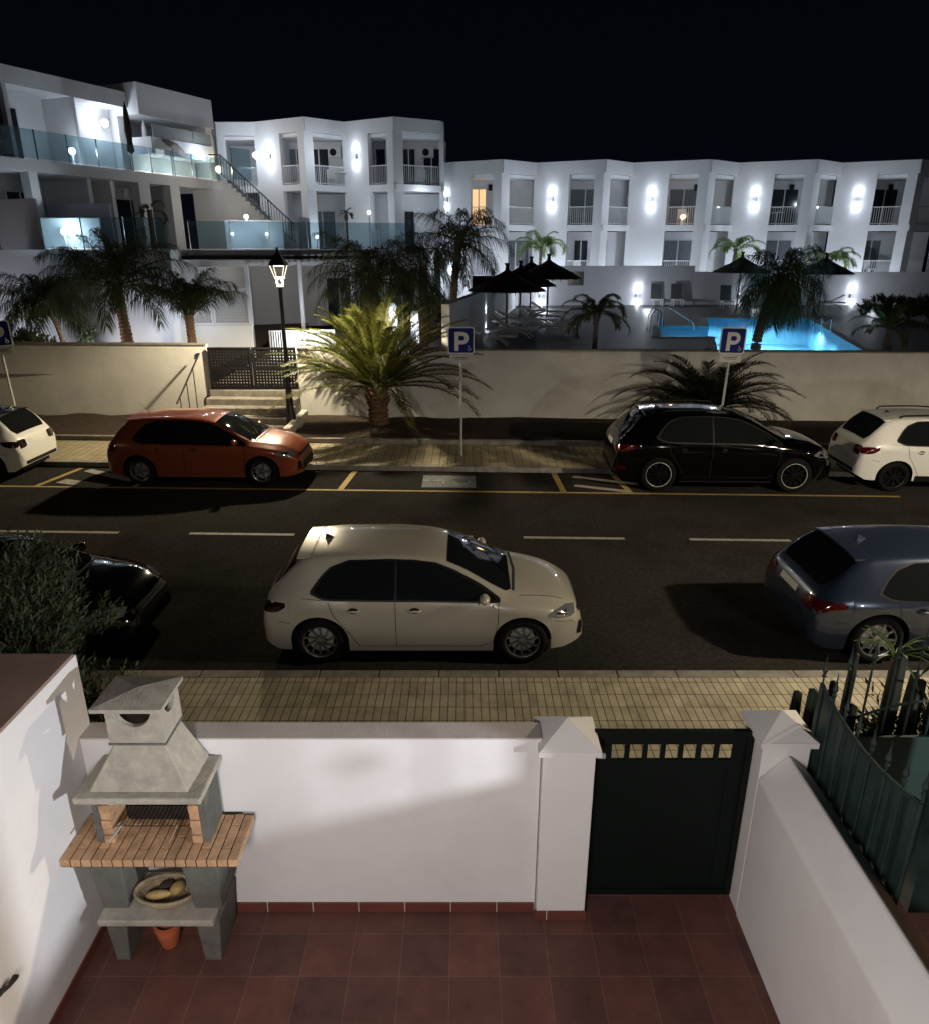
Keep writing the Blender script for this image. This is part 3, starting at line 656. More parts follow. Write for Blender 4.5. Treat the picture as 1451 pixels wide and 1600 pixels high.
glass_rail(lineP(8.9, 13.7, .08), 7.955, .98, 'clear glass balustrade at the bright right end of the upper left terrace', 1.1, 'glass')
# screens between the lower terraces
for s, lab in ((1.6, 'blue-grey privacy screen beside the lamp on the lower left terrace'), (4.6, 'dark privacy screen in the middle of the lower left terrace')):
    tag(MB().prism(pr(s, s + .08, -1.9, .2), 4.95, 6.55).build('privacy_screen', M['bgrey']), lab, 'screen')
tag(MB().rbox((-9.9, 32.4), (-7.7, 33.2), .1, 4.95, 6.1).build('privacy_screen', M['bwhite']), 'white low screen with two small lamps above the dark canopy', 'screen')
tag(MB().box(-15.2, -13.0, 27.95, 28.05, 4.95, 6.0).build('privacy_screen', M['bwhite']), 'pale screen behind the balustrade with a round lamp at the far left', 'screen')
for loc, pw, lab, r in (((-14.2, 27.75, 5.55), 60, 'round lamp glowing behind the lower glass balustrade at the far left', .13),
                   ((P(5.7, .8).x, P(5.7, .8).y, 8.5), 28, 'round lamp glowing behind the greenish upper glass balustrade', .13),
                   ((-9.5, 32.0, 5.55), 14, 'small round lamp on the white low screen, left one', .06), ((-8.2, 32.4, 5.55), 14, 'small round lamp on the white low screen, right one', .06),
                   ((-8.9, 32.1, 6.2), 14, 'small round lamp standing on top of the white low screen', .09)):
    globe_lamp(*loc, lab, r=r, base=.4 if r > .1 else .08); lamp_light('terrace_and_fill_light', (loc[0] + .15, loc[1] - .2, loc[2] + .05), pw, COOL, .1)
for loc, pw, lab, m_, r in (((P(8.75, 2.2).x, P(8.75, 2.2).y, 9.95), 60, 'very bright wall lamp under the roof of the far left building', 'whiteglow', .15),
                   ((P(12.3, .35).x, P(12.3, .35).y, 8.95), 40, 'bright round lamp at the right end of the upper left terrace', 'whiteglow', .12),
                   ((P(13.4, .4).x, P(13.4, .4).y, 8.5), 45, 'warm orange lamp glowing near the top of the outside staircase', 'warmglow', .16),
                   ((-11.35, 43.9, 9.75), 40, 'warm lamp glowing on the wall right of the staircase top', 'warmglow', .16)):
    globe_lamp(*loc, lab, m_, r=r); lamp_light('terrace_and_fill_light', (loc[0] + .2, loc[1] - .3, loc[2] - .05), pw, (1, .7, .4) if m_ == 'warmglow' else COOL, .12)
# outside staircase
S = empty('outside_staircase', label='outside staircase with dark railing descending to the right between the two left blocks', cat='staircase')
stp = MB(); x0, x1, z0, z1, N = -11.0, -7.9, 7.95, 4.95, 16
for i in range(N):
    xa = x0 + (x1 - x0) * i / N; stp.box(xa, xa + (x1 - x0) / N - .001, 36.4, 37.6, 4.95, z0 - (z0 - z1) * (i + 1) / N + .19)
stp.build('steps', M['bwhite'], S)
MB().box(-12.6, -11.01, 36.9, 38.2, 4.951, 7.54).build('landing_block', M['bwhite'], S)
MB().box(-7.55, -7.45, 35.6, 37.9, 4.95, 6.35).build('side_wall', M['bwhite'], S)
rl = MB(); rl.tube([(-11.5, 36.35, 8.95), (x0, 36.35, 8.95), (x1, 36.35, 6.05)], .03, 6); rl.tube([(x0, 36.35, 8.15), (x1, 36.35, 5.25)], .02, 6)
for i in range(26):
    t_ = i / 25; x = x0 + (x1 - x0) * t_; z = 8.95 - 2.9 * t_; rl.tube([(x, 36.35, z - .8), (x, 36.35, z)], .03 if i % 8 == 0 else .014, 5)
rl.build('railing', M['darkrail'], S)
glass_rail([(-10.9, 37.7), (-10.2, 38.5)], 8.0, 1.4, 'raised glass screen above the outside staircase')
# closed parasols and the tilted beige one
def closed_parasol(x, y, z, h, label, m='thatch'):
    e = empty('closed_parasol', (x, y, z), R(rnd.uniform(0, 90)), label, 'parasol', 'folded parasols on the terraces')
    MB().tube([(0, 0, 0), (0, 0, h)], .025, 8).build('pole', M['darkrail'], e)
    MB().lathe([(.02, h * .28), (.15, h * .32), (.11, h * .45), (.15, h * .6), (.10, h * .85), (.03, h * .98)], 10).build('canopy', M[m], e, smooth=True)
    MB().lathe([(.25, 0), (.25, .06), (.05, .08)], 12).build('base', M['concrete'], e)
p = P(8.7, .9); closed_parasol(p.x, p.y, 7.95, 2.7, 'large dark folded parasol beside the very bright lamp on the upper left terrace')
p = P(3.2, 1.2); closed_parasol(p.x, p.y, 7.95, 2.3, 'dark folded parasol in the middle of the upper left terrace')
p = P(10.6, 1.9); closed_parasol(p.x, p.y, 7.95, 2.4, 'pale folded parasol standing behind the white parapet', 'bwhite')
e = empty('open_parasol', (P(10.4, .25).x, P(10.4, .25).y, 7.95), 0, 'small beige parasol tilted open on the upper left terrace', 'parasol')
MB().tube([(0, 0, 0), (0, 0, 1.25)], .02, 6).build('pole', M['darkrail'], e)
MB().lathe([(.001, .25), (.35, .17), (.62, 0), (.6, .0), (.33, .15), (.001, .2)], 8, Matrix.Translation((.1, 0, 1.1)) @ Matrix.Rotation(R(38), 4, 'Y'), cap=False).build('canopy', M['coping'], e)

for x, y, z, pw in ((-16.2, 24.7, 1.75, 110), (-12.6, 24.9, 1.75, 90), (-10.9, 26.2, 2.1, 12)):
    lamp_light('garden_lamp_light', (x, y, z), pw, (.86, .88, 1.0), .1)
globe_lamp(-10.35, 27.3, 2.62, 'small lamp glowing at the left end of the white lattice screen', r=.07, base=.3); lamp_light('garden_lamp_light', (-9.6, 26.3, 2.9), 40, COOL, .1)

# furniture on the balconies
def chair(x, y, z, rz, label):
    e = empty('balcony_chair', (x, y, z), rz, label, 'chair', 'white chairs on the balconies')
    MB().box(-.25, .25, -.24, .24, .40, .44).build('seat', M['whiteplastic'], e)
    MB().box(-.25, .25, .22, .26, .44, .92).build('backrest', M['whiteplastic'], e)
    for sx in (-.22, .22):
        for sy in (-.2, .2): MB().box(sx - .02, sx + .02, sy - .02, sy + .02, 0, .40).build('leg', M['whiteplastic'], e)
def table(x, y, z, label):
    e = empty('balcony_table', (x, y, z), 0, label, 'table', 'small balcony tables')
    MB().lathe([(.001, .70), (.38, .70), (.38, .73), (.001, .73)], 16).build('tabletop', M['whiteplastic'], e); MB().lathe([(.2, 0), (.03, .03), (.03, .70)], 10).build('pedestal', M['whiteplastic'], e)
chair(-7.75, 47.0, 8.43, .3, 'white chair on the balcony of the taller block, right of the pillar'); table(-7.2, 46.9, 8.43, 'small white table on the balcony of the taller block')
chair(-2.6, 47.0, 8.43, -.3, 'white chair on the right-hand balcony of the taller block')
chair(13.2, 47.6, 6.31, .2, 'white chair on the third balcony of the long block'); table(18.9, 47.7, 6.31, 'small white table on the fourth balcony of the long block')
chair(7.0, 47.6, 3.36, .2, 'white chair on the ground floor terrace behind the pool wall, left')
chair(25.0, 47.5, 3.36, .4, 'white chair on the ground floor terrace behind the pool wall, far right')
globe_lamp(13.0, 46.9, 6.75, 'warm lantern glowing behind the third balcony railing', 'warmglow', r=.14, base=.3); lamp_light('terrace_and_fill_light', (13.0, 46.6, 6.8), 10, (1, .65, .35), .1)

for s_ in (10.3, 11.6): lamp_light('terrace_and_fill_light', tuple(P(s_, 1.2)) + (8.3,), 14, (1, .93, .82), .08)  # unseen lights added to brighten the wall behind the glass
lamp_light('terrace_and_fill_light', (-10.6, 34.4, 6.9), 34, (1, .88, .70), .1); lamp_light('terrace_and_fill_light', tuple(P(10.5, -.9)) + (9.0,), 14, (.86, .86, 1), .2)  # fills hung in the air, added for stair wall and terrace front
lamp_light('terrace_and_fill_light', (-10.2, 41.5, 9.0), 70, COOL, .2)

# ------------------------------------------------------------------ palms and plants
def frond(b, base, az, el, L, droop, nl, ll, lw, vee=.5, hang=.3, plum=0, r=rnd, fwd=.9):
    """rachis curve with leaflets either side; returns nothing, adds to MB b"""
    seg_ = 14; pts = []; p = Vector(base); e_ = el; step = L / seg_
    ca, sa = math.cos(az), math.sin(az)
    for i in range(seg_ + 1):
        pts.append(p.copy()); p = p + Vector((ca * math.cos(e_), sa * math.cos(e_), math.sin(e_))) * step
        e_ -= droop * (i + 1) / seg_ * 2 / seg_
    b.tube(pts, [.022 * (1 - .85 * i / seg_) * (L / 2.5) + .003 for i in range(seg_ + 1)], 4, cap=False)
    side = Vector((-sa, ca, 0))
    for k in range(nl):
        t_ = .12 + .87 * (k + r.random() * .5) / nl; f = t_ * seg_; i = min(int(f), seg_ - 1); q = pts[i].lerp(pts[i + 1], f - i)
        tan = (pts[i + 1] - pts[i]).normalized(); nrm = tan.cross(side).normalized() * -1
        if nrm.z < 0: nrm = -nrm
        l = ll * (math.sin(math.pi * (.10 + .83 * t_)) ** .7) * r.uniform(.85, 1.1)
        for s in (-1, 1):
            va = vee + r.uniform(-.2, .2) + (r.uniform(-plum, plum) if plum else 0)
            d = (side * s * math.cos(va) + nrm * math.sin(va)) * .8 + tan * (fwd + r.uniform(-.12, .12)) * (.5 + .6 * t_)
            d.normalize(); wv = d.cross(nrm).normalized() * lw * .5
            m1 = q + d * l * .45 + Vector((0, 0, -hang * l * .10)); m2 = q + d * l * .97 + Vector((0, 0, -hang * l * .75))
            b.add([q - wv * .5, q + wv * .5, m1 + wv, m1 - wv, m2], [(0, 1, 2, 3), (3, 2, 4)])
def palm(loc, th, tr, nf, L, label, leaf, bark, el=(-.5, 1.35), droop=1.3, nl=50, ll=.45, lw=.03, vee=.5, hang=.3, plum=0, lean=(0, 0), group=None, seed=1, az=None, bulge=1.25, name='palm_tree', skirt=0, fwd=.9, cat='palm'):
    r = random.Random(seed)
    o = empty(name, loc, label=label, cat=cat, group=group)
    tm = MB(); n = max(6, int(th / .12)); prof = []
    pts = []; rs = []
    for i in range(n * 2 + 1):
        t_ = i / (n * 2); rr = tr * (bulge + (1 - bulge) * min(1, t_ * 2.2)) * (1 + (.09 if i % 2 else -.05) + r.uniform(-.03, .03))
        pts.append((lean[0] * t_ * t_, lean[1] * t_ * t_, th * t_)); rs.append(rr)
    tm.tube(pts, rs, 12); tm.build('trunk', M[bark], o, smooth=False)
    b = MB(); top = Vector(pts[-1])
    for i in range(nf):
        t_ = (i + .5) / nf; a = i * 2.39996 + r.uniform(-.2, .2) if az is None else az[0] + (az[1] - az[0]) * r.random()
        e_ = el[1] + (el[0] - el[1]) * t_ ** .85 + r.uniform(-.12, .12); l = L * r.uniform(.82, 1.06) * (1 - .25 * (1 - t_) ** 3)
        base = top + Vector((math.cos(a) * tr * .6, math.sin(a) * tr * .6, -.12 * t_ * (tr / .2)))
        frond(b, base, a, e_, l, droop * r.uniform(.7, 1.3), nl, ll, lw, vee, hang, plum, r, fwd)
    b.build('crown', M[leaf], o)
    if skirt:
        s = MB()
        for i in range(skirt):
            a = r.uniform(0, 6.28); z = th * r.uniform(.35, 1.0)
            p0 = Vector((math.cos(a) * tr * .8, math.sin(a) * tr * .8, z)); s.tube([p0, p0 + Vector((math.cos(a) * .14, math.sin(a) * .14, .22))], [.035, .02], 4)
        s.build('leaf_bases', M[bark], o)
    return o
palm((-2.45, 20.55, .22), 1.25, .27, 84, 3.1, 'large bushy date palm lit yellow-green, in front of the street wall beside the lantern', 'palmleaf', 'trunk', el=(.2, 1.45), droop=.92, nl=62, ll=.42, lw=.028, vee=.45, hang=.35, seed=3, skirt=60, bulge=1.1)
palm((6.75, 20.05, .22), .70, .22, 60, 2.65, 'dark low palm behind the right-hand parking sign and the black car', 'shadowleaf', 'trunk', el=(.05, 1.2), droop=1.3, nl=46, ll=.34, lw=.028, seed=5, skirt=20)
# palms behind the left wall
kw = dict(leaf='darkleaf', bark='trunk', nl=66, ll=.60, lw=.024, vee=.1, hang=.95, plum=.9)
palm((-11.45, 25.3, 1.45), 2.45, .17, 40, 2.8, 'largest of the three dark feathery palms before the pale podium wall', lean=(-.1, 0), el=(.0, 1.45), droop=1.45, seed=11, bulge=1.3, **kw)
palm((-13.55, 25.2, 1.45), 1.9, .07, 26, 1.75, 'thin-stemmed dark feathery palm, leftmost of the three before the pale podium wall', lean=(-.45, 0), el=(-.3, 1.3), droop=1.3, seed=12, bulge=1.5, **kw)
palm((-9.25, 25.3, 1.45), 1.45, .14, 22, 2.2, 'brownish feathery palm in front of the white lattice screen', lean=(0, 0), el=(.85, 1.47), droop=1.7, seed=13, **kw)
# centre
palm((-3.3, 26.5, 1.45), 2.6, .2, 30, 2.9, 'broad fluffy dark palm rising behind the big lit palm', lean=(.2, 0), el=(-.3, 1.4), droop=1.5, seed=14, **kw)
palm((-1.5, 27.8, 1.45), 2.9, .16, 12, 1.9, 'dense dark palm between the broad fluffy one and the tall slim one', lean=(0, 0), el=(-.4, 1.35), droop=1.5, seed=24, **kw)
palm((-.5, 31.0, 1.45), 3.9, .15, 22, 2.7, 'tall slim dark palm standing alone before the white blocks, left of the parasols', lean=(.3, 0), el=(-.5, 1.35), droop=1.6, seed=15, **kw)
palm((9.45, 24.1, 1.9), 2.3, .13, 24, 1.95, 'dark shaggy palm rising over the pool in front of the far parasol', lean=(.55, 0), el=(-.9, 1.35), droop=2.1, seed=16, **kw)
kw2 = dict(leaf='palmleaf', bark='greytrunk', nl=40, ll=.32, lw=.03, vee=.3, hang=.6)
palm((4.25, 24.3, 1.9), 1.15, .07, 15, 1.5, 'small young palm on the pool deck between the loungers and the pool', el=(.0, 1.3), droop=1.9, seed=17, **kw2)
palm((14.3, 25.2, 1.9), .6, .10, 16, 1.5, 'bushy small palm by the right edge of the photo beyond the pool corner', el=(.2, 1.35), droop=1.6, seed=18, **kw2)
palm((.4, 36.0, 1.45), .9, .10, 16, 1.1, 'little brown palm in the bed beside the tall slim palm', leaf='palmleaf', bark='greytrunk', el=(-.8, 1.2), droop=1.6, nl=30, ll=.3, lw=.03, seed=22)
kw3 = dict(leaf='brightleaf', bark='greytrunk', nl=34, ll=.5, lw=.05, vee=.35, hang=.7, lean=(.1, 0))
palm((4.35, 45.0, 1.9), 3.1, .10, 13, 2.0, 'bright green young palm against the white block, left of the three', el=(.35, 1.3), droop=2.3, seed=19, **kw3)
palm((15.6, 44.9, 1.9), 3.0, .10, 12, 1.9, 'bright green young palm against the white block, above the single parasol', el=(.35, 1.3), droop=2.0, seed=20, **kw3)
palm((21.2, 44.9, 1.9), 2.5, .10, 11, 1.9, 'bright green young palm against the white block, right of the shaggy palm', el=(.25, 1.0), droop=2.1, seed=21, **kw3)
# terrace plants
palm((P(7.2, -1.2).x, P(7.2, -1.2).y, 4.95), 1.5, .10, 5, 1.1, 'bare dark tree-like palm on the lower left terrace', 'darkleaf', 'trunk', el=(-.3, 1.2), droop=2.4, nl=20, ll=.25, lw=.05, seed=31, cat='plant')
palm((-6.6, 44.2, 4.95), 1.9, .05, 7, .5, 'slim dark yucca in front of the taller white block', 'darkleaf', 'trunk', el=(-.6, 1.3), droop=1.5, nl=20, ll=.2, lw=.05, seed=32, cat='plant')
palm((-7.3, 43.9, 4.95), .35, .05, 12, .6, 'low spiky plant on the terrace below the taller white block', 'darkleaf', 'trunk', el=(-.1, 1.2), droop=.6, nl=14, ll=.25, lw=.05, seed=33, cat='plant')
palm((-9.0, 35.2, 4.95), .6, .05, 9, .8, 'small dark plant at the foot of the outside staircase wall', 'darkleaf', 'trunk', el=(-.4, 1.2), droop=1.3, nl=20, ll=.25, lw=.05, seed=34, cat='plant')

def shrub(name, loc, rad, n, leaf, label, ll=.14, lw=.018, up=.8, cat='shrub', stems=9, seed=1, shape=None):
    r = random.Random(seed); o = empty(name, loc, label=label, cat=cat)
    st_ = MB(); b = MB(); tips = []
    for i in range(stems):
        a = r.uniform(0, 6.28); q = Vector((math.cos(a) * rad[0] * .5 * r.random(), math.sin(a) * rad[1] * .5 * r.random(), 0))
        e_ = Vector((math.cos(a) * rad[0] * r.uniform(.3, .8), math.sin(a) * rad[1] * r.uniform(.3, .8), rad[2] * r.uniform(.9, 1.7)))
        m_ = q.lerp(e_, .5) + Vector((r.uniform(-.1, .1), r.uniform(-.1, .1), .1)); st_.tube([q, m_, e_], [.03, .02, .008], 5)
    k = 0
    while k < n:
        v = Vector((r.uniform(-1, 1), r.uniform(-1, 1), r.uniform(-1, 1)))
        if v.length > 1 or v.length < .35: continue
        p = Vector((v.x * rad[0], v.y * rad[1], rad[2] + v.z * rad[2]))
        nn = noise.noise((p + Vector((seed * 7, 0, 0))) * 2.2)
        if v.length > .72 + .45 * nn: continue
        if noise.noise(p * 3.7 + Vector((3, 1, seed))) < -.15: continue
        k += 1
        ax = Vector((v.x * .8 + r.uniform(-.35, .35), v.y * .8 + r.uniform(-.35, .35), up + r.uniform(-.3, .4))).normalized()
        for j in range(9):
            h = p + ax * (j * .026); a = j * 2.4 + r.random(); 
            u = ax.orthogonal().normalized(); w_ = ax.cross(u)
            d = (u * math.cos(a) + w_ * math.sin(a)) * .62 + ax * .75; d.normalize(); l = ll * r.uniform(.7, 1.1)
            sd = d.cross(ax).normalized() * lw
            b.add([h, h + d * l * .5 + sd, h + d * l, h + d * l * .5 - sd], [(0, 1, 2, 3)])
    st_.build('stems', M['trunk'], o); b.build('foliage', M[leaf], o); return o
shrub('leafy_bush', (-4.65, 5.75, -.05), (1.5, .95, 1.47), 3900, 'bush', 'big dark green bush with narrow upright leaves beyond the left patio wall', ll=.095, lw=.010, seed=4)
shrub('leafy_bush', (-3.2, 5.35, -.05), (.62, .5, .88), 1200, 'bush', 'lower dark bush behind the barbecue, on the corner of the patio wall', ll=.08, lw=.012, seed=6)
shrub('garden_shrub', (-15.2, 25.0, 1.45), (.95, .6, .52), 260, 'darkleaf', 'low dark shrub behind the left cream wall, beside the blue sign', ll=.16, lw=.03, seed=7)
shrub('garden_shrub', (-13.9, 24.6, 1.45), (.30, .25, .34), 60, 'darkleaf', 'tiny dark shrub peeping over the left cream wall', ll=.16, lw=.03, seed=8)
shrub('garden_shrub', (-12.9, 25.6, 1.45), (.22, .22, .55), 60, 'bush', 'small upright green shrub beside the thin leaning palm stem', ll=.16, lw=.03, seed=9)
shrub('garden_shrub', (20.5, 33.5, 1.9), (4.0, .7, .55), 700, 'darkleaf', 'dark hedge-like shrub at the right edge beyond the pool', ll=.2, lw=.03, seed=10)
shrub('garden_shrub', (-1.3, 34.0, 1.45), (1.2, 1.2, .8), 300, 'darkleaf', 'dark shrub beside the garden path left of the white side wall', ll=.2, lw=.03, seed=14)

# ------------------------------------------------------------------ thatched parasols, loungers
def parasol(x, y, r, h, label, tilt=(0, 0)):
    e = empty('thatched_parasol', (x, y, 1.9), rnd.uniform(0, 3), label, 'parasol', 'thatched parasols round the pool')
    MB().tube([(0, 0, 0), (0, 0, h + .1)], .045, 10).build('pole', M['wood'], e)
    prof = [(r, h - .55), (r * .98, h - .50), (r * .72, h - .30), (r * .45, h - .12), (r * .2, h + .07), (.09, h + .2), (.06, h + .34), (.11, h + .46), (.02, h + .47)]
    c = MB().lathe(prof, 32, cap=False)
    c.lathe([(r * .98, h - .54), (r * .5, h - .2), (.08, h)], 32, cap=False)
    rr = random.Random(int(x * 100)); 
    for i in range(420):
        a = rr.uniform(0, 6.283); t_ = rr.random() ** .6; k = .18 + .82 * t_; rad = r * k; z = h + .07 - (k - .2) * .74 + rr.uniform(0, .03)
        p0 = Vector((math.cos(a) * rad, math.sin(a) * rad, z)); o_ = Vector((math.cos(a), math.sin(a), -.95)).normalized() * rr.uniform(.12, .26); s_ = Vector((-math.sin(a), math.cos(a), 0)) * .03
        c.add([p0 - s_, p0 + s_, p0 + o_], [(0, 1, 2)])
    co = c.build('thatch_roof', M['thatch'], e)
    for i in range(8):
        a = i * math.pi / 4; MB().tube([(.04 * math.cos(a), .04 * math.sin(a), h - .06), (r * .9 * math.cos(a), r * .9 * math.sin(a), h - .54)], .015, 4).build('rib', M['wood'], e)
    return e
parasol(1.62, 29.3, 1.5, 2.1, 'thatched parasol nearest the camera in the dark cluster left of the pool')
parasol(2.35, 32.2, 1.5, 2.15, 'second thatched parasol of the cluster left of the pool, on a pale wooden pole')
parasol(3.25, 37.6, 1.5, 2.25, 'thatched parasol at the back of the cluster left of the pool, nearest the wall lamp')
parasol(3.65, 33.5, 1.45, 2.4, 'highest thatched parasol, the right one of the cluster left of the pool')
parasol(14.45, 40.2, 1.42, 2.45, 'lone thatched parasol between the two white chairs, left of the shaggy palm')
parasol(18.5, 39.5, 1.42, 2.4, 'thatched parasol half hidden behind the shaggy palm over the pool')
def lounger_mesh(e, back=.55):
    f = MB()
    for s in (-1, 1):
        y = s * .30
        f.tube([(-.95, y, .30), (-.2, y, .34), (.35, y, .33), (1.0, y, .30)], .024, 6)
        f.tube([(-.8, y, .0), (-.5, y, .2), (0, y, .32), (.45, y, .22), (.75, y, 0)], .022, 6)
    f.tube([(1.0, -.30, .30), (1.0, .30, .30)], .024, 6); f.tube([(-.95, -.3, .3), (-.95, .3, .3)], .024, 6)
    f.build('frame', M['whiteplastic'], e)
    s_ = MB()
    for i in range(11): s_.box(-.15 + i * .1, -.075 + i * .1, -.28, .28, .335, .35)
    s_.build('seat', M['whiteplastic'], e)
    b = MB(); Mx = Matrix.Translation((-.18, 0, .35)) @ Matrix.Rotation(back, 4, 'Y')
    for i in range(7): b.box(-.13 - i * .1, -.055 - i * .1, -.28, .28, -.01, .01, Mx)
    for s in (-1, 1): b.box(-.76, 0, s * .29 - .02, s * .29 + .02, -.015, .015, Mx)
    b.build('backrest', M['whiteplastic'], e)
for i, (x, y, rz, bk, lab) in enumerate([(1.75, 27.6, -.25, .6, 'white plastic lounger below the nearest thatched parasol'),
        (.75, 25.3, -.1, .35, 'white lounger half hidden by the street wall, nearest of all'),
        (2.1, 30.4, -.3, .5, 'white lounger second row under the thatched cluster'), (2.9, 31.4, -.3, .7, 'white lounger with raised back in the third row under the thatched cluster'),
        (3.3, 33.2, -.3, .5, 'white lounger in the fourth row under the thatched cluster'), (3.9, 35.5, -.3, .5, 'farthest white lounger under the thatched cluster'),
        (3.2, 28.6, -.3, .45, 'white lounger right of the nearest parasol pole'), (19.8, 41.5, 2.8, .5, 'white lounger on the deck left of the far right wall lamp')]):
    e = empty('sun_lounger', (x, y, 1.9), rz, lab, 'lounger', 'sun loungers on the pool deck'); lounger_mesh(e, bk)
def upright_lounger(x, y, m, lab):
    e = empty('upright_lounger', (x, y, 1.9), 0, lab, 'lounger', 'folded loungers by the back wall')
    b = MB(); Mx = Matrix.Translation((0, 0, .35)) @ Matrix.Rotation(R(-12), 4, 'X'); b.box(-.30, .30, -.03, .03, 0, .85, Mx); b.build('backrest', M[m], e, bevel=.02)
    MB().box(-.30, .30, -.62, -.02, .33, .38).build('seat', M['whiteplastic'], e)
    for sx in (-.27, .27):
        for sy in (-.58, -.06): MB().tube([(sx, sy, 0), (sx, sy, .33)], .02, 6).build('leg', M['whiteplastic'], e)
upright_lounger(10.9, 43.3, 'greyfabric', 'dark-backed upright lounger, left one of two by the pool back wall')
upright_lounger(12.05, 43.3, 'greyfabric', 'dark-backed upright lounger, right one of two by the pool back wall')
upright_lounger(14.4, 41.9, 'greyfabric', 'upright lounger left of the lone parasol pole')
upright_lounger(15.5, 41.9, 'whiteplastic', 'bright white upright lounger right of the lone parasol pole')
def pool_rail(x, y, rz, lab, pts):
    e = empty('pool_handrail', (x, y, 1.9), rz, lab, 'pool rail')
    for s in (0, .5): MB().tube([(px, s, pz) for px, pz in pts], .022, 8).build('rail', M['steel'], e, smooth=True)
pool_rail(7.25, 29.3, 0, 'bent steel handrail at the left end of the shallow pool arm', [(0, 0), (.02, .6), (.15, .85), (.32, .85), (.42, .7), (.45, -.1)])
pool_rail(8.3, 31.0, 0, 'sloping steel handrail into the shallow pool arm', [(-.1, 0), (-.1, .75), (.0, .85), (1.1, .25), (1.2, -.1)])
pool_rail(14.1, 29.0, .3, 'steel pool ladder on the right side of the big pool', [(.1, 0), (.1, .45), (0, .55), (-.25, .45), (-.3, -.1)])
# garden pillars with lamps along the path
for x, y, z, pw, lab in ((-2.75, 29.0, 2.75, 30, 'white garden pillar with a lamp, right of the big lit palm'), (-.75, 43.5, 4.0, 45, 'white garden pillar with a lamp below the tall slim palm'),
                        (-2.0, 30.2, 2.35, 12, 'white garden pillar with a small lamp, upper of two near the parking sign'), (-1.7, 28.8, 1.9, 12, 'white garden pillar with a small lamp, lower of two near the parking sign')):
    e = empty('garden_pillar', (x, y, 1.4), 0, lab, 'pillar', 'lit garden pillars'); h = z - 1.4 + .25
    MB().box(-.16, .16, 0.1, .40, 0, h).build('pillar', M['bwhite'], e, bevel=.01)
    MB().lathe([(.001, -.06), (.06, -.04), (.07, 0), (.05, .05), (.001, .07)], 10, Matrix.Translation((0, .03, h - .35))).build('lamp', M['whiteglow'], e)
    lamp_light('garden_lamp_light', (x, y - .12, z - .15), pw, COOL, .08)

# ------------------------------------------------------------------ street lamp and signs
def street_lamp(x, y, z0, h, label):
    e = empty('street_lamp', (x, y, z0), 0, label, 'street lamp')
    MB().lathe([(.19, 0), (.19, .10), (.15, .14), (.14, .42), (.11, .5), (.095, .9), (.075, 1.25), (.11, 1.28), (.11, 1.36), (.075, 1.42), (.06, 1.5), (.05, h - .8), (.075, h - .78), (.05, h - .74)], 16).build('post', M['blackiron'], e, autosmooth=40)
    MB().box(-.28, .28, -.28, .28, -.12, .02).build('plinth', M['kerb'], e, bevel=.02)
    zl = h - .72
    a = MB(); a.tube([(-.05, 0, zl + .02), (-.09, 0, zl + .1), (-.05, 0, zl + .18)], .014, 6); a.tube([(.05, 0, zl + .02), (.09, 0, zl + .1), (.05, 0, zl + .18)], .014, 6)
    a.box(-.07, .07, -.07, .07, zl - .02, zl + .03); a.build('bracket', M['frameglow'], e)
    f = MB(); b0, t0, zb, zt = .095, .185, zl + .19, zl + .52
    for sx in (-1, 1):
        for sy in (-1, 1): f.tube([(sx * b0, sy * b0, zb), (sx * t0, sy * t0, zt)], .013, 4)
    for s in (-1, 1):
        f.tube([(-b0, s * b0, zb), (b0, s * b0, zb)], .013, 4); f.tube([(s * b0, -b0, zb), (s * b0, b0, zb)], .013, 4)
    f.build('lantern_frame', M['frameglow'], e)
    g = MB(); g.add([(-b0, -b0, zb), (b0, -b0, zb), (b0, b0, zb), (-b0, b0, zb), (-t0, -t0, zt), (t0, -t0, zt), (t0, t0, zt), (-t0, t0, zt)], [(0, 1, 5, 4), (1, 2, 6, 5), (2, 3, 7, 6), (3, 0, 4, 7)])
    g.build('lantern_glass', M['lampglass'], e)
    r4 = MB(); r4.lathe([(.30, zt), (.30, zt + .03), (.21, zt + .16), (.17, zt + .2), (.06, zt + .32), (.03, zt + .36), (.05, zt + .38), (.04, zt + .42), (.004, zt + .47)], 4, Matrix.Rotation(R(45), 4, 'Z')); r4.build('lantern_cap', M['blackiron'], e)
    MB().box(-.10, .10, -.10, .10, zt - .02, zt - .005).build('lamp_unit', M['whiteglow'], e)
    return e
M['frameglow'] = emis('self_glowing_frame', (1.0, .90, .74), 1.6)  # frame and bracket glow by themselves, standing in for lantern light
M['lampglass'] = glassmat('lantern_glass', (.9, .88, .82), .93)
street_lamp(-4.9, 20.3, .22, 4.55, 'black lantern street lamp on a fluted post, lit, beside the entrance steps')
street_lamp(9.6, 7.35, .12, 5.15, 'black lantern street lamp on the near pavement, outside the right of the picture')

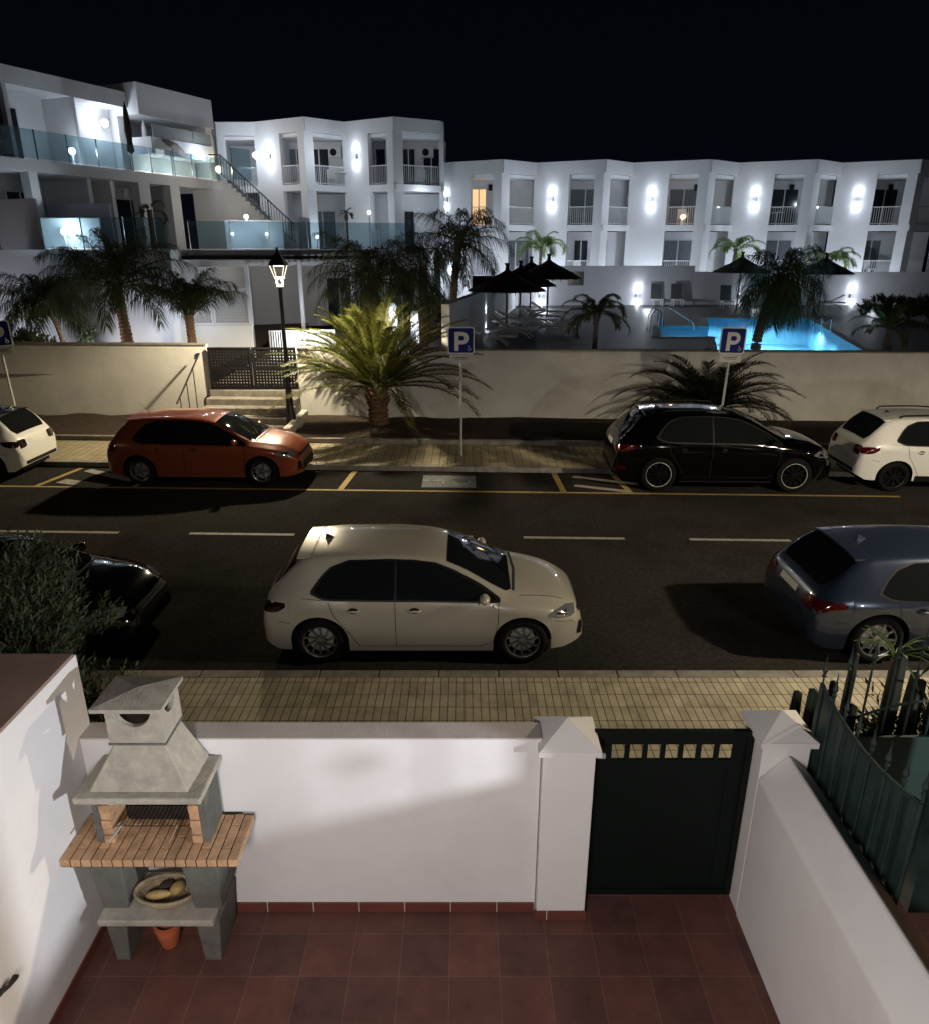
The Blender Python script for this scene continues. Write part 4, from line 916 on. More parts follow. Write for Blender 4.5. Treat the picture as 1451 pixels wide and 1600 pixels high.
def parking_sign(x, y, z0, tilt, rz, label, zp=2.55):
    e = empty('parking_sign', (x, y, z0), rz, label, 'sign', 'blue parking signs on poles'); e.rotation_euler = (0, R(tilt), rz)
    MB().lathe([(.03, 0), (.03, zp + .6)], 12).build('pole', M['galv'], e, smooth=False)
    w = .31; 
    def rr(w_, h_, r_, cx=0, cz=0):
        pts = []
        for (sx, sz, a0) in ((1, 1, 0), (-1, 1, 90), (-1, -1, 180), (1, -1, 270)):
            for k in range(5):
                a = R(a0 + 22.5 * k); pts.append((cx + sx * (w_ - r_) + r_ * math.cos(a), cz + sz * (h_ - r_) + r_ * math.sin(a)))
        return pts
    def plate(pts, y0, y1, nm, m_, parent):
        b = MB(); n = len(pts); b.add([(p[0], y0, p[1]) for p in pts] + [(p[0], y1, p[1]) for p in pts], [tuple(range(n)), tuple(range(n, 2 * n))[::-1]] + [(i, n + i, n + (i + 1) % n, (i + 1) % n) for i in range(n)])
        return b.build(nm, m_, parent)
    cz = zp + .33
    pl = plate(rr(w, w, .05, 0, cz), -.055, -.035, 'sign_plate', M['signwhite'], e)
    plate(rr(w - .025, w - .025, .04, 0, cz), -.058, -.0552, 'blue_field', M['signblue'], pl)
    # letter P: stem and bowl
    L_ = MB(); y0, y1 = -.062, -.0583
    def q(x0, x1, za, zb): L_.box(x0, x1, y0, y1, za, zb)
    q(-.15, -.055, cz - .24, cz + .20); ro, ri, bx, bz = .145, .055, .03, cz + .055
    for k in range(12):
        a0 = -math.pi / 2 + math.pi * k / 12; a1 = a0 + math.pi / 12
        v = [(bx + ro * math.cos(a0), bz + ro * math.sin(a0)), (bx + ro * math.cos(a1), bz + ro * math.sin(a1)), (bx + ri * math.cos(a1), bz + ri * math.sin(a1)), (bx + ri * math.cos(a0), bz + ri * math.sin(a0))]
        L_.add([(p[0], y0, p[1]) for p in v], [(0, 1, 2, 3)])
    q(-.054, bx, bz + ri, bz + ro); q(-.054, bx, bz - ro, bz - ri)
    # wheelchair mark
    wx, wz = .19, cz - .2
    for k in range(12):
        a0 = R(150 + 25 * k); a1 = R(150 + 25 * (k + 1)); L_.tube([(wx + .035 * math.cos(a0), y0, wz + .035 * math.sin(a0)), (wx + .035 * math.cos(a1), y0, wz + .035 * math.sin(a1))], .006, 4)
    L_.tube([(wx - .02, y0, wz + .09), (wx - .015, y0, wz + .03), (wx + .02, y0, wz + .025)], .007, 4)
    L_.build('lettering', M['signwhite'], pl)
    sp = plate(rr(.27, .095, .01, 0, zp - .09), -.05, -.036, 'supplementary_plate', M['galv'], e)
    b = MB(); b.box(-.18, .17, -.0525, -.0503, zp - .07, zp - .055); b.box(-.14, .14, -.0525, -.0503, zp - .11, zp - .098); b.build('faint_text_line', M['blacktrim'], sp)
    return e
parking_sign(-.08, 17.6, .12, 0, 0, 'blue parking sign with a white P, on the middle pole in front of the wall', 2.50)
parking_sign(6.35, 17.9, .12, 1.6, .05, 'blue parking sign with a white P rising behind the black car', 2.46)
parking_sign(-11.55, 18.6, .12, -1.5, .35, 'blue parking sign cut by the left edge of the photo', 2.55)

# ------------------------------------------------------------------ cars
def pchip(tab):
    xs = [t[0] for t in tab]; ysv = [t[1] for t in tab]; n = len(xs)
    h = [xs[i + 1] - xs[i] for i in range(n - 1)]; dl = [(ysv[i + 1] - ysv[i]) / h[i] for i in range(n - 1)]
    m = [dl[0]] + [0 if dl[i - 1] * dl[i] <= 0 else 2 * dl[i - 1] * dl[i] / (dl[i - 1] + dl[i]) for i in range(1, n - 1)] + [dl[-1]]
    def f(x):
        if x <= xs[0]: return ysv[0]
        if x >= xs[-1]: return ysv[-1]
        i = max(k for k in range(n - 1) if xs[k] <= x); t_ = (x - xs[i]) / h[i]
        return (2 * t_**3 - 3 * t_**2 + 1) * ysv[i] + (t_**3 - 2 * t_**2 + t_) * h[i] * m[i] + (-2 * t_**3 + 3 * t_**2) * ysv[i + 1] + (t_**3 - t_**2) * h[i] * m[i + 1]
    return f
ZT = [(-.76, .42), (-.75, .60), (-.725, .76), (-.68, .90), (-.60, 1.0), (-.34, 1.29), (-.20, 1.40), (-.08, 1.435), (.3, 1.462), (.8, 1.468), (1.2, 1.45), (1.5, 1.405), (1.72, 1.33), (2.2, 1.07), (2.40, .99), (2.6, .965), (2.85, .92), (3.08, .84), (3.22, .745), (3.31, .61), (3.35, .45)]
ZS = [(-.76, .40), (-.74, .55), (-.70, .72), (-.5, .885), (0, .93), (1, .905), (2, .885), (2.4, .865), (2.8, .80), (3.08, .70), (3.25, .57), (3.35, .43)]
WT = [(-.76, .56), (-.735, .68), (-.66, .775), (-.42, .84), (0, .868), (1, .872), (2.3, .872), (2.7, .855), (2.98, .80), (3.16, .71), (3.28, .61), (3.35, .50)]
WR = [(-.76, .50), (-.62, .64), (-.45, .64), (-.2, .60), (0, .592), (1, .588), (1.55, .585), (1.85, .625), (2.3, .70), (2.65, .67), (3.0, .60), (3.35, .42)]
DP = [(-.76, .01), (-.6, .03), (-.1, .055), (1.5, .055), (2.1, .045), (2.4, .045), (2.8, .06), (3.1, .06), (3.35, .01)]
class Car:
    def __init__(s, label, loc, rz, wb=2.55, ro=.76, fo=.80, h=1.468, hw=.872, wr=.315, body='p_white', lift=0, group='parked cars along the street'):
        s.e = empty('parked_car', loc, rz, label, 'car', group); s.wb, s.ro, s.fo, s.wr = wb, ro, fo, wr; s.body = M[body]
        s.kz = (h - lift) / 1.468; s.ky = hw / .872; s.lift = lift
        s.zt, s.zs, s.w, s.wrr, s.dp = (pchip(t) for t in (ZT, ZS, WT, WR, DP)); s.make_body()
    def X(s, x):  # template x -> car x
        if x < 0: return x * s.ro / .76
        if x > 2.55: return s.wb + (x - 2.55) * s.fo / .80
        return x * s.wb / 2.55
    def Z(s, z): return z * s.kz + s.lift
    def make_body(s):
        ra = s.wr + .055; sill = .19 * s.kz + s.lift
        base = [-.76 + .002 * 0] + [-.76 + d for d in (.004, .010, .02, .035, .055, .08, .11, .15, .2)]
        base += [-.52 + i * .045 for i in range(1, 82)]; base = [b for b in base if b < 3.20] + [3.21, 3.24, 3.265, 3.29, 3.31, 3.325, 3.338, 3.346, 3.35]
        st_ = {round(s.X(b), 5): b for b in base}
        inv = lambda X_: X_ * .76 / s.ro if X_ < 0 else (2.55 + (X_ - s.wb) * .80 / s.fo if X_ > s.wb else X_ * 2.55 / s.wb)
        for c in (0, s.wb):
            for k in range(-10, 11):
                x = c + ra * math.sin(k / 10 * math.pi / 2 * .9999); st_[round(x, 5)] = inv(x)
            for x in (c - ra - .002, c + ra + .002): st_[round(x, 5)] = inv(x)
        Xs = sorted(st_); N1, N2 = 9, 15; vs = []; rings = []
        for x in Xs:
            b = st_[x]; zt, zs, w, wr_, dp = s.Z(s.zt(b)), s.Z(s.zs(b)), s.w(b) * s.ky, s.wrr(b) * s.ky, s.dp(b)
            zs = min(zs, zt - .02); ze = max(zt - dp, zs + .005)
            zl = sill + (.12 * max(0, (-.55 - b) / .21) if b < -.55 else (.05 * max(0, (b - 3.1) / .25)))
            for c in (0, s.wb):
                if abs(x - c) < ra: zl = max(zl, s.wr + math.sqrt(max(0, ra * ra - (x - c)**2)))
            zl = min(zl, zs - .02); half = []
            for j in range(N1):
                z = zl + (zs - zl) * j / (N1 - 1); q = max(0, (zs - z) / (zs - sill + .01))
                fl_ = sum(.018 * math.exp(-((x - c) / .36)**2) for c in (0, s.wb)) * math.sin(min(1, q * 1.3) * math.pi)
                crease = .016 * math.exp(-((q - .12) / .10)**2)
                half.append([w * (1 - .055 * q * q) + fl_ * (1 if .0 < b < 2.9 or b < .5 else .4) + crease, z])
            up = []
            for j in range(1, N2 + 1):
                t_ = j / N2
                if t_ < .5: u = t_ / .5; up.append([w + (wr_ - w) * u ** 1.05, zs + (ze - zs) * u])
                else:
                    u = (t_ - .5) / .5; a = u * math.pi / 2; up.append([wr_ * math.cos(a) ** .9 if u < 1 else 0, ze + (zt - ze) * math.sin(a)])
            pts = half + up
            for _ in range(2):
                q_ = [p[:] for p in pts]
                for j in range(N1 - 2, len(pts) - 1):
                    for k in (0, 1): q_[j][k] = .25 * pts[j - 1][k] + .5 * pts[j][k] + .25 * pts[j + 1][k]
                pts = q_
            ring = [(x, -p[0], p[1]) for p in pts] + [(x, p[0], p[1]) for p in pts[-2::-1]]; rings.append(ring)
        n = len(rings[0]); b_ = MB(); vs = [v for r_ in rings for v in r_]
        fs = [(i * n + k, (i + 1) * n + k, (i + 1) * n + k + 1, i * n + k + 1) for i in range(len(rings) - 1) for k in range(n - 1)]
        fs += [tuple(range(n))[::-1], tuple((len(rings) - 1) * n + k for k in range(n))]
        b_.add(vs, fs); o = b_.build('body', s.body, s.e); me = o.data
        me.polygons.foreach_set('use_smooth', [True] * len(me.polygons)); me.set_sharp_from_angle(angle=R(50)); s.bodyo = o
        s.bvh = BVHTree.FromPolygons(vs, fs)
        ub = MB(); ub.box(s.X(-.6), s.X(3.15), -.52 * s.ky, .52 * s.ky, .17 + s.lift, .62 + s.lift)
        ub.box(ra + .03, s.wb - ra - .03, -.80 * s.ky, .80 * s.ky, .17 + s.lift, .40); ub.build('underbody', M['blacktrim'], s.e)
    def cast(s, ax, a, b):
        if ax == 'y-': o, d = (a, -3, b), (0, 1, 0)
        elif ax == 'y+': o, d = (a, 3, b), (0, -1, 0)
        elif ax == 'z': o, d = (a, b, 4), (0, 0, -1)
        elif ax == 'x-': o, d = (-5, a, b), (1, 0, 0)
        else: o, d = (9, a, b), (-1, 0, 0)
        h = s.bvh.ray_cast(Vector(o), Vector(d)); 
        if h[0] is None: return None
        nn = h[1] if h[1].dot(Vector(d)) < 0 else -h[1]
        return h[0], nn
    def patch(s, name, ax, tab, m, parent=None, off=.005, na=26, nb=8, real=False, mb=None, smooth=True):
        T = tab if real else [(s.X(t[0]), s.Z(t[1]), s.Z(t[2])) if ax in ('y-', 'y+') else ((s.X(t[0]), t[1] * s.ky, t[2] * s.ky) if ax == 'z' else (t[0] * s.ky, s.Z(t[1]), s.Z(t[2]))) for t in tab]
        b = MB(); grid = {}; vs = []
        for i in range(na + 1):
            a = T[0][0] + (T[-1][0] - T[0][0]) * i / na
            k = max(j for j in range(len(T) - 1) if T[j][0] <= a + 1e-9); u = (a - T[k][0]) / (T[k + 1][0] - T[k][0])
            lo = T[k][1] + (T[k + 1][1] - T[k][1]) * u; hi = T[k][2] + (T[k + 1][2] - T[k][2]) * u
            for j in range(nb + 1):
                h = s.cast(ax, a, lo + (hi - lo) * j / nb)
                if h: grid[i, j] = len(vs); vs.append(h[0] + h[1] * off)
        fs = []
        for i in range(na):
            for j in range(nb):
                q = [grid.get(k) for k in ((i, j), (i + 1, j), (i + 1, j + 1), (i, j + 1))]
                if None in q: continue
                if max((vs[q[k]] - vs[q[k - 1]]).length for k in range(4)) > .5: continue
                fs.append(tuple(q if ax in ('y-', 'z', 'x+') else q[::-1]))
        if mb is not None: mb.add(vs, fs); return
        b.add(vs, fs); o = b.build(name, m, parent or s.e, smooth=smooth); return o
    def seam(s, mb, ax, pts, w=.008, off=.0035, sub=14):
        pts = [(s.X(p[0]), s.Z(p[1])) if ax in ('y-', 'y+') else ((s.X(p[0]), p[1] * s.ky) if ax == 'z' else (p[0] * s.ky, s.Z(p[1]))) for p in pts]
        for p, q in zip(pts[:-1], pts[1:]):
            p = Vector(p); q = Vector(q); d = (q - p).normalized(); n = Vector((-d.y, d.x)) * w / 2; prev = None
            for i in range(sub + 1):
                c = p.lerp(q, i / sub); h1 = s.cast(ax, *(c - n)); h2 = s.cast(ax, *(c + n))
                cur = (h1[0] + h1[1] * off, h2[0] + h2[1] * off) if h1 and h2 else None
                if prev and cur: mb.add([prev[0], prev[1], cur[1], cur[0]], [(0, 1, 2, 3)])
                prev = cur
    def wheel(s, x, side, rim='alloy', spokes=10, twist=.0, ring=False, sw=.03):
        r, w = s.wr, .10; y = side * (.872 * s.ky - .115)
        o = empty('wheel', (x, y, r), 0); o.parent = s.e; Mx = Matrix.Rotation(R(90) * (1 if side < 0 else -1), 4, 'X')
        rr = r * .70
        MB().lathe([(rr, -w), (r - .03, -w), (r - .006, -w * .7), (r, -w * .3), (r, w * .3), (r - .006, w * .75), (r - .03, w), (rr + .01, w * .95), (rr, w * .8), (rr, -w)], 40, Mx, cap=False).build('tyre', M['tyre'], o, smooth=True)
        MB().lathe([(.01, w * .05), (rr, w * .05)], 40, Mx, cap=True).build('hub_well', M['blacktrim'], o)
        rb = MB(); rb.lathe([(rr * (.985), w * .8), (rr, w * .88), (rr * .955, w * .84), (rr * .93, w * .5), (rr * .93, w * .1)], 40, Mx, cap=False)
        rb.lathe([(.012, w * .82), (.055, w * .78), (.07, w * .5), (.07, w * .1)], 20, Mx, cap=False)
        for k in range(spokes):
            a = 2 * math.pi * k / spokes; v = []
            for (rd, ww, z, da) in ((.05, sw * .8, w * .70, 0), (rr * .5, sw * .75, w * .74, twist * .5), (rr * .92, sw * 1.15, w * .80, twist)):
                aa = a + da; c = Vector((math.cos(aa), math.sin(aa), 0)) * rd; t_ = Vector((-math.sin(aa), math.cos(aa), 0)) * ww / 2
                v += [Mx @ (c - t_ + Vector((0, 0, z))), Mx @ (c + t_ + Vector((0, 0, z))), Mx @ (c + t_ + Vector((0, 0, z - .025))), Mx @ (c - t_ + Vector((0, 0, z - .025)))]
            rb.add(v, [(j * 4 + i, j * 4 + (i + 1) % 4, j * 4 + 4 + (i + 1) % 4, j * 4 + 4 + i) for j in range(2) for i in range(4)])
        rb.build('rim', M[rim], o, autosmooth=40)
        if ring: MB().lathe([(rr * 1.0, w * .86), (rr * 1.03, w * .97), (rr * .98, w * .9)], 40, Mx, cap=False).build('rim_edge', M['galv'], o, smooth=True)
        if rim != 'darkalloy': MB().lathe([(.01, w * .05), (r * .52, w * .06)], 24, Mx @ Matrix.Translation((0, 0, .004)), cap=False).build('brake_disc', M['galv'], o)
def build_car(c, wheels=dict(), handles='body', tail='redlamp', rearview=True, roof_black=False, rails=False, antenna='fin', rearwin=1, chrome=False, fog=False, trim=False):
    e = c.e; near = 'y-' 
    for side, ax in ((-1, 'y-'), (1, 'y+')):
        for x in (0, c.wb): c.wheel(x, side, **wheels)
        sm = MB()
        fr = c.patch('front_window', ax, [(.985, .935, 1.372), (1.2, .932, 1.362), (1.45, .93, 1.325), (1.7, .925, 1.225), (2.0, .92, 1.07), (2.2, .918, .945)], M['carglass'], off=.006)
        c.patch('rear_window', ax, [(-.03, 1.02, 1.05), (.06, .97, 1.18), (.18, .952, 1.29), (.38, .945, 1.365), (.7, .938, 1.378), (.955, .935, 1.373)], M['carglass'], off=.006)
        c.patch('window_trim', ax, [(-.08, 1.005, 1.04), (.04, .95, 1.20), (.16, .93, 1.308), (.38, .922, 1.383), (.9, .912, 1.394), (1.2, .910, 1.380), (1.46, .906, 1.345), (1.72, .90, 1.245), (2.02, .896, 1.09), (2.26, .895, .935)], M['blacktrim'], off=.0042, na=50, nb=12)
        d1 = c.patch('front_door', ax, [(.975, .30, .905), (2.0, .30, .893), (2.16, .34, .890), (2.20, .60, .889)], c.body, off=.0022)
        d2 = c.patch('rear_door', ax, [(.18, .82, .918), (.30, .66, .918), (.42, .48, .917), (.56, .32, .915), (.955, .30, .905)], c.body, off=.0022)
        c.seam(sm, ax, [(.965, .92), (.965, .26)]); c.seam(sm, ax, [(2.24, .90), (2.235, .60), (2.17, .32), (2.0, .265), (.5, .265), (.38, .46), (.20, .72), (.14, .92)])
        c.seam(sm, ax, [(-.5, .62), (-.36, .60)]); c.seam(sm, ax, [(2.95, .62), (3.2, .56)], w=.006)
        c.seam(sm, ax, [(.15, .935), (-.18, .955)], w=.005)
        sm.build('panel_gaps', M['seam'], e)
        for dx, par in ((1.12, d1), (.36, d2)):
            h = c.cast(ax, c.X(dx), c.Z(.80)); 
            if h:
                p = h[0]; b = MB(); b.tube([p + Vector((-.0, side * .002, 0)), p + Vector((.02, side * .035, .002)), p + Vector((.14, side * .035, .004)), p + Vector((.17, side * .002, .004))], [.010, .013, .013, .010], 8)
                b.build('handle', c.body if handles == 'body' else M['chrome'], par, smooth=True)
                k = MB(); k.lathe([(.001, 0), (.035, 0), (.04, .003)], 14, Matrix.Translation(p + Vector((.085, side * .001, -.0))) @ Matrix.Rotation(R(90), 4, 'X') @ Matrix.Scale(1.6, 4, (1, 0, 0)), cap=False); k.build('handle_recess', M['seam'], par)
        # mirror
        h = c.cast(ax, c.X(2.06), c.Z(.93))
        if h:
            p = h[0] + Vector((0, side * .10, .055)); b = MB()
            b.lathe([(.001, -1)] + [(math.sin(a * math.pi / 8), -math.cos(a * math.pi / 8)) for a in range(1, 8)] + [(.001, 1)], 14, Matrix.Translation(p) @ Matrix.Diagonal((.07, .105, .065, 1)))
            mo = b.build('wing_mirror', c.body, e, smooth=True); MB().tube([h[0], p + Vector((0, -side * .03, -.035))], .022, 6).build('mirror_arm', M['blacktrim'], mo)
            MB().box(p.x - .073, p.x - .060, p.y - .075, p.y + .075, p.z - .045, p.z + .045).build('mirror_glass', M['carglass'], mo)
        # lamps
        c.patch('headlight', ax, [(2.86, .70, .73), (2.95, .665, .765), (3.1, .64, .755), (3.22, .63, .71)], M['headlens'], off=.006, na=16)
        c.patch('lamp_reflector', ax, [(2.96, .685, .72), (3.0, .675, .73), (3.05, .67, .73), (3.10, .675, .72)], M['chrome'], off=.009, na=8, nb=4)
        c.patch('tail_light', ax, [(-.70, .74, .84), (-.60, .74, .88), (-.50, .76, .89), (-.40, .83, .885)], M[tail], off=.006, na=16)
        c.patch('tail_light', 'x-', [(.42 * side, .72, .86), (.50 * side, .70, .88), (.66 * side, .69, .88)] if side > 0 else [(-.66, .69, .88), (-.50, .70, .88), (-.42, .72, .86)], M[tail], off=.006, na=12)
        if fog: c.patch('rear_reflector', ax, [(-.69, .40, .46), (-.55, .40, .46)], M['redlamp'], off=.006, na=6, nb=3)
        if trim:
            c.patch('sill_trim', ax, [(.42, .19, .30), (2.12, .19, .30)], M['blacktrim'], off=.008)
    c.patch('windscreen', 'z', [(1.60, -.545, .545), (1.8, -.575, .575), (2.1, -.625, .625), (2.33, -.665, .665), (2.40, -.60, .60)], M['carglass'], off=.006, na=24, nb=24)
    c.patch('rear_screen', 'z', [(-.60, -.50, .50), (-.52, -.575, .575), (-.36, -.57, .57), (-.22, -.53, .53)], M['carglass'], off=.006, na=16, nb=20)
    c.patch('grille', 'x+', [(-.50, .60, .66), (.50, .60, .66)], M['blacktrim'], off=.006, na=20, nb=4)
    c.patch('air_intake', 'x+', [(-.50, .30, .36), (-.44, .28, .46), (.44, .28, .46), (.50, .30, .36)], M['blacktrim'], off=.006, na=20, nb=6)
    for s_ in (-1, 1):
        c.patch('bumper_vent', 'x+', sorted([(s_ * .53, .30, .50), (s_ * .62, .33, .52)]), M['blacktrim'], off=.007, na=6, nb=6)
    c.patch('number_plate', 'x-', [(-.24, .76, .85), (.24, .76, .85)], M['plate'], off=.012, na=8, nb=3)
    c.patch('rear_bumper_trim', 'x-', [(-.60, .24, .40), (.60, .24, .40)], M['blacktrim'], off=.007, na=20, nb=4)
    sm = MB(); c.seam(sm, 'z', [(2.50, .70), (3.06, .55)]); c.seam(sm, 'z', [(2.50, -.70), (3.06, -.55)]); c.seam(sm, 'z', [(-.10, -.50), (-.10, .50)])
    c.seam(sm, 'z', [(2.43, -.62), (2.47, 0), (2.43, .62)], w=.035); sm.build('panel_gaps', M['seam'], e)
    zr = c.cast('z', c.X(.02), 0)[0]
    if antenna == 'fin':
        MB().add([(zr.x - .03, -.025, zr.z - .005), (zr.x - .03, .025, zr.z - .005), (zr.x + .12, 0, zr.z - .005), (zr.x - .02, 0, zr.z + .065)], [(0, 1, 3), (1, 2, 3), (2, 0, 3)]).build('antenna', M['blacktrim'] if c.body != M['p_blue'] else c.body, e)
    else:
        MB().tube([zr, zr + Vector((-.22, 0, .22))], [.008, .004], 6).build('antenna', M['blacktrim'], e)
    # spoiler lip
    sp = MB(); rows = []
    for i in range(13):
        y = (-.54 + .09 * i) * c.ky; h = c.cast('z', c.X(-.13), y)[0]; rows.append(h)
    vs = []
    for h in rows: vs += [h + Vector((.03, 0, .010)), h + Vector((-.15, 0, -.002)), h + Vector((-.15, 0, -.022)), h + Vector((.0, 0, -.02))]
    sp.add(vs, [(i * 4 + k, i * 4 + (k + 1) % 4, i * 4 + 4 + (k + 1) % 4, i * 4 + 4 + k) for i in range(12) for k in range(4)] + [(0, 1, 2, 3), (51, 50, 49, 48)])
    sp.build('roof_spoiler', c.body if not roof_black else M['p_black'], e, autosmooth=35)
    if roof_black: c.patch('roof_panel', 'z', [(-.1, -.56, .56), (.5, -.575, .575), (1.56, -.56, .56)], M['p_black'], off=.004, na=20, nb=20)
    if rails:
        for s_ in (-1, 1):
            pts = []
            for x in (.05, .12, .5, .9, 1.2, 1.28):
                h = c.cast('z', c.X(x), s_ * .50 * c.ky)[0]; pts.append(h + Vector((0, 0, .0 if x in (.05, 1.28) else .05)))
            MB().tube(pts, .017, 6).build('roof_rail', M['blacktrim'], e, smooth=True)
    # wipers
    for y in (-.15, .38):
        a = c.cast('z', c.X(2.36), (y - .05) * 1.0); b_ = c.cast('z', c.X(2.16), y + .25)
        if a and b_: MB().tube([a[0] + Vector((0, 0, .02)), b_[0] + Vector((0, 0, .02))], .007, 5).build('wiper', M['blacktrim'], e)
c = Car('cream-white hatchback parked on the near side of the road, in the middle of the photo', (-1.82, 8.95, 0), 0, h=1.425)
build_car(c, wheels=dict(spokes=10, twist=.35, sw=.028), tail='darkred')
c = Car('blue-grey hatchback at the right edge, parked behind the green fence and cacti', (5.22, 9.0, 0), 0, wb=2.70, ro=.86, fo=.85, h=1.385, hw=.912, wr=.335, body='p_blue')
build_car(c, wheels=dict(spokes=10, twist=.0, sw=.026, rim='alloy'), tail='redlamp', handles='body')
c = Car('glossy black car at the left edge, half hidden behind the leafy bush', (-7.72, 8.95, 0), 0, wb=2.60, ro=.8, fo=.9, h=1.30, hw=.88, wr=.32, body='p_black')
build_car(c, wheels=dict(spokes=5, sw=.05), tail='redlamp')
c = Car('orange-red hatchback parked at the far kerb in front of the entrance steps', (-7.20, 16.45, 0), R(-1.6), wb=2.74, ro=.80, fo=.84, h=1.50, hw=.885, wr=.325, body='p_orange')
build_car(c, wheels=dict(spokes=5, sw=.055, twist=.12), tail='redlamp', antenna='rod')
c = Car('large glossy black off-roader parked at the far kerb behind the right parking sign', (4.22, 16.05, 0), R(-1.8), wb=2.90, ro=.98, fo=.92, h=1.70, hw=.965, wr=.385, body='p_black', lift=.04)
build_car(c, wheels=dict(spokes=10, sw=.03, rim='darkalloy', ring=True), tail='redlamp', fog=True, rails=True, handles='body')
c = Car('white crossover with black roof rails at the far kerb, at the right edge', (9.32, 15.95, 0), R(-1.8), wb=2.60, ro=.80, fo=.83, h=1.60, hw=.885, wr=.33, body='p_purewhite', lift=.05)
build_car(c, wheels=dict(spokes=8, sw=.04, rim='darkalloy'), tail='redlamp', rails=True, trim=True)
c = Car('small white car with a black roof at the far kerb, at the left edge', (-10.75, 16.75, 0), R(178.2), wb=2.56, ro=.74, fo=.82, h=1.50, hw=.88, wr=.33, body='p_purewhite')
build_car(c, wheels=dict(spokes=7, sw=.035, rim='darkalloy'), tail='darkred', roof_black=True, trim=True)

# ------------------------------------------------------------------ the patio in front
tag(MB().box(-2.8, 2.2, -1.2, 4.60, -.055, 0).build('patio_floor', M['tile']), kind='structure')
tag(MB().box(2.2, 9.0, -1.2, 4.60, -.05, .002).build('neighbour_patio_floor', M['tile']), kind='structure')
# front wall
o = MB().box(-2.80, .56, 4.42, 4.61, -.05, 1.64).build('patio_wall', M['plaster'], bevel=.008)
tag(o, 'low white front wall of the patio, behind the barbecue and left of the gate', 'wall')
MB().box(-2.80, .56, 4.421, 4.609, 1.641, 1.652).build('coping', M['plastertop'], o)  # thin top sheet in the shade-darkened plaster
MB().box(-2.80, .55, 4.402, 4.419, .001, .085).build('skirting', M['skirt'], o)
o = MB().box(-4.6, -2.801, -1.2, 4.60, -.05, 2.24).build('patio_wall', M['plaster'], bevel=.006)
tag(o, 'high white left wall of the patio with a brown top', 'wall')
MB().box(-4.6, -2.815, -1.2, 4.585, 2.241, 2.256).build('coping', M['browntop'], o)
MB().box(-2.799, -2.787, -1.2, 4.40, .001, .085).build('skirting', M['skirt'], o)
b = MB(); sec = [(2.163, -.05), (2.53, -.05), (2.53, 1.38), (2.36, 1.53), (2.163, 1.32)]
b.add([(x, -1.2, z) for x, z in sec] + [(x, 4.395, z) for x, z in sec], [(0, 1, 2, 3, 4), (9, 8, 7, 6, 5)] + [(i, 5 + i, 5 + (i + 1) % 5, (i + 1) % 5) for i in range(5)])
o = b.build('patio_wall', M['plaster'], bevel=.02)
tag(o, 'low white right wall of the patio with a sloping top, running away to the gate', 'wall')
def pillar(x0, x1, y0, y1, h, label, skirt=True):
    e = empty('gate_pillar', ((x0 + x1) / 2, (y0 + y1) / 2, 0), 0, label, 'gate pillar', 'pillars of the green gate'); w, d = (x1 - x0) / 2, (y1 - y0) / 2
    MB().box(-w, w, -d, d, -.05, h).build('shaft', M['plaster'], e, bevel=.008)
    c = MB(); a = .035; c.box(-w - a, w + a, -d - a, d + a, h + .001, h + .045)
    c.add([(-w - a + .004, -d - a + .004, h + .045), (w + a - .004, -d - a + .004, h + .045), (w + a - .004, d + a - .004, h + .045), (-w - a + .004, d + a - .004, h + .045), (0, 0, h + .19)], [(0, 1, 4), (1, 2, 4), (2, 3, 4), (3, 0, 4)])
    c.build('pyramid_cap', M['plaster'], e)
    if skirt:
        s = MB(); s.box(-w - .012, w + .012, -d - .012, -d - .001, .001, .085); s.build('skirting', M['skirt'], e)
pillar(.565, .945, 4.34, 4.70, 1.57, 'white pillar with a pyramid cap left of the dark green gate')
pillar(2.17, 2.52, 4.40, 4.74, 1.60, 'white pillar with a pyramid cap right of the dark green gate', False)
g = empty('garden_gate', (.97, 4.56, 0), 0, 'dark green metal gate with a row of seven square openings near its top', 'gate')
gb = MB(); w0, w1, z0, z1 = .0, 1.19, .04, 1.625; holes = [(.135 + .135 * i, .235 + .135 * i) for i in range(7)]; hz0, hz1 = 1.36, 1.50
gb.box(w0, w1, -.012, .012, z0, hz0); gb.box(w0, w1, -.012, .012, hz1, z1)
xs = [w0] + [v for h in holes for v in h] + [w1]
for i in range(0, len(xs), 2): gb.box(xs[i], xs[i + 1], -.0119, .0119, hz0, hz1)
gb.build('gate_sheet', M['greenmetal'], g)
f = MB(); f.box(0, .05, -.03, -.0125, z0, z1); f.box(1.14, 1.19, -.03, -.0125, z0, z1); f.box(.05, 1.14, -.03, -.0125, z1 - .05, z1); f.box(.05, 1.14, -.03, -.0125, z0, z0 + .05); f.box(1.02, 1.035, -.02, -.0125, .1, 1.3)
f.build('gate_frame', M['greenmetal'], g, bevel=.003)
MB().box(.02, .085, -.055, -.031, 1.40, 1.44).build('latch', M['galv'], g, bevel=.005)
hh = MB()
for z in (.3, 1.4): hh.tube([(1.17, -.03, z - .04), (1.17, -.03, z + .04)], .012, 8)
hh.build('hinges', M['greenmetal'], g)
# iron ornament on the left wall
e = empty('iron_ornament', (-2.79, 3.18, .80), 0, 'small black curled iron ornament on the left wall at the photo edge', 'ornament')
b = MB(); b.tube([(.02, -.12, .02), (.03, -.06, .03), (.03, 0, -.01), (.04, .05, .0), (.03, .08, -.03)], [.012, .018, .012, .02, .012], 8); b.build('scroll', M['blackiron'], e, smooth=True)

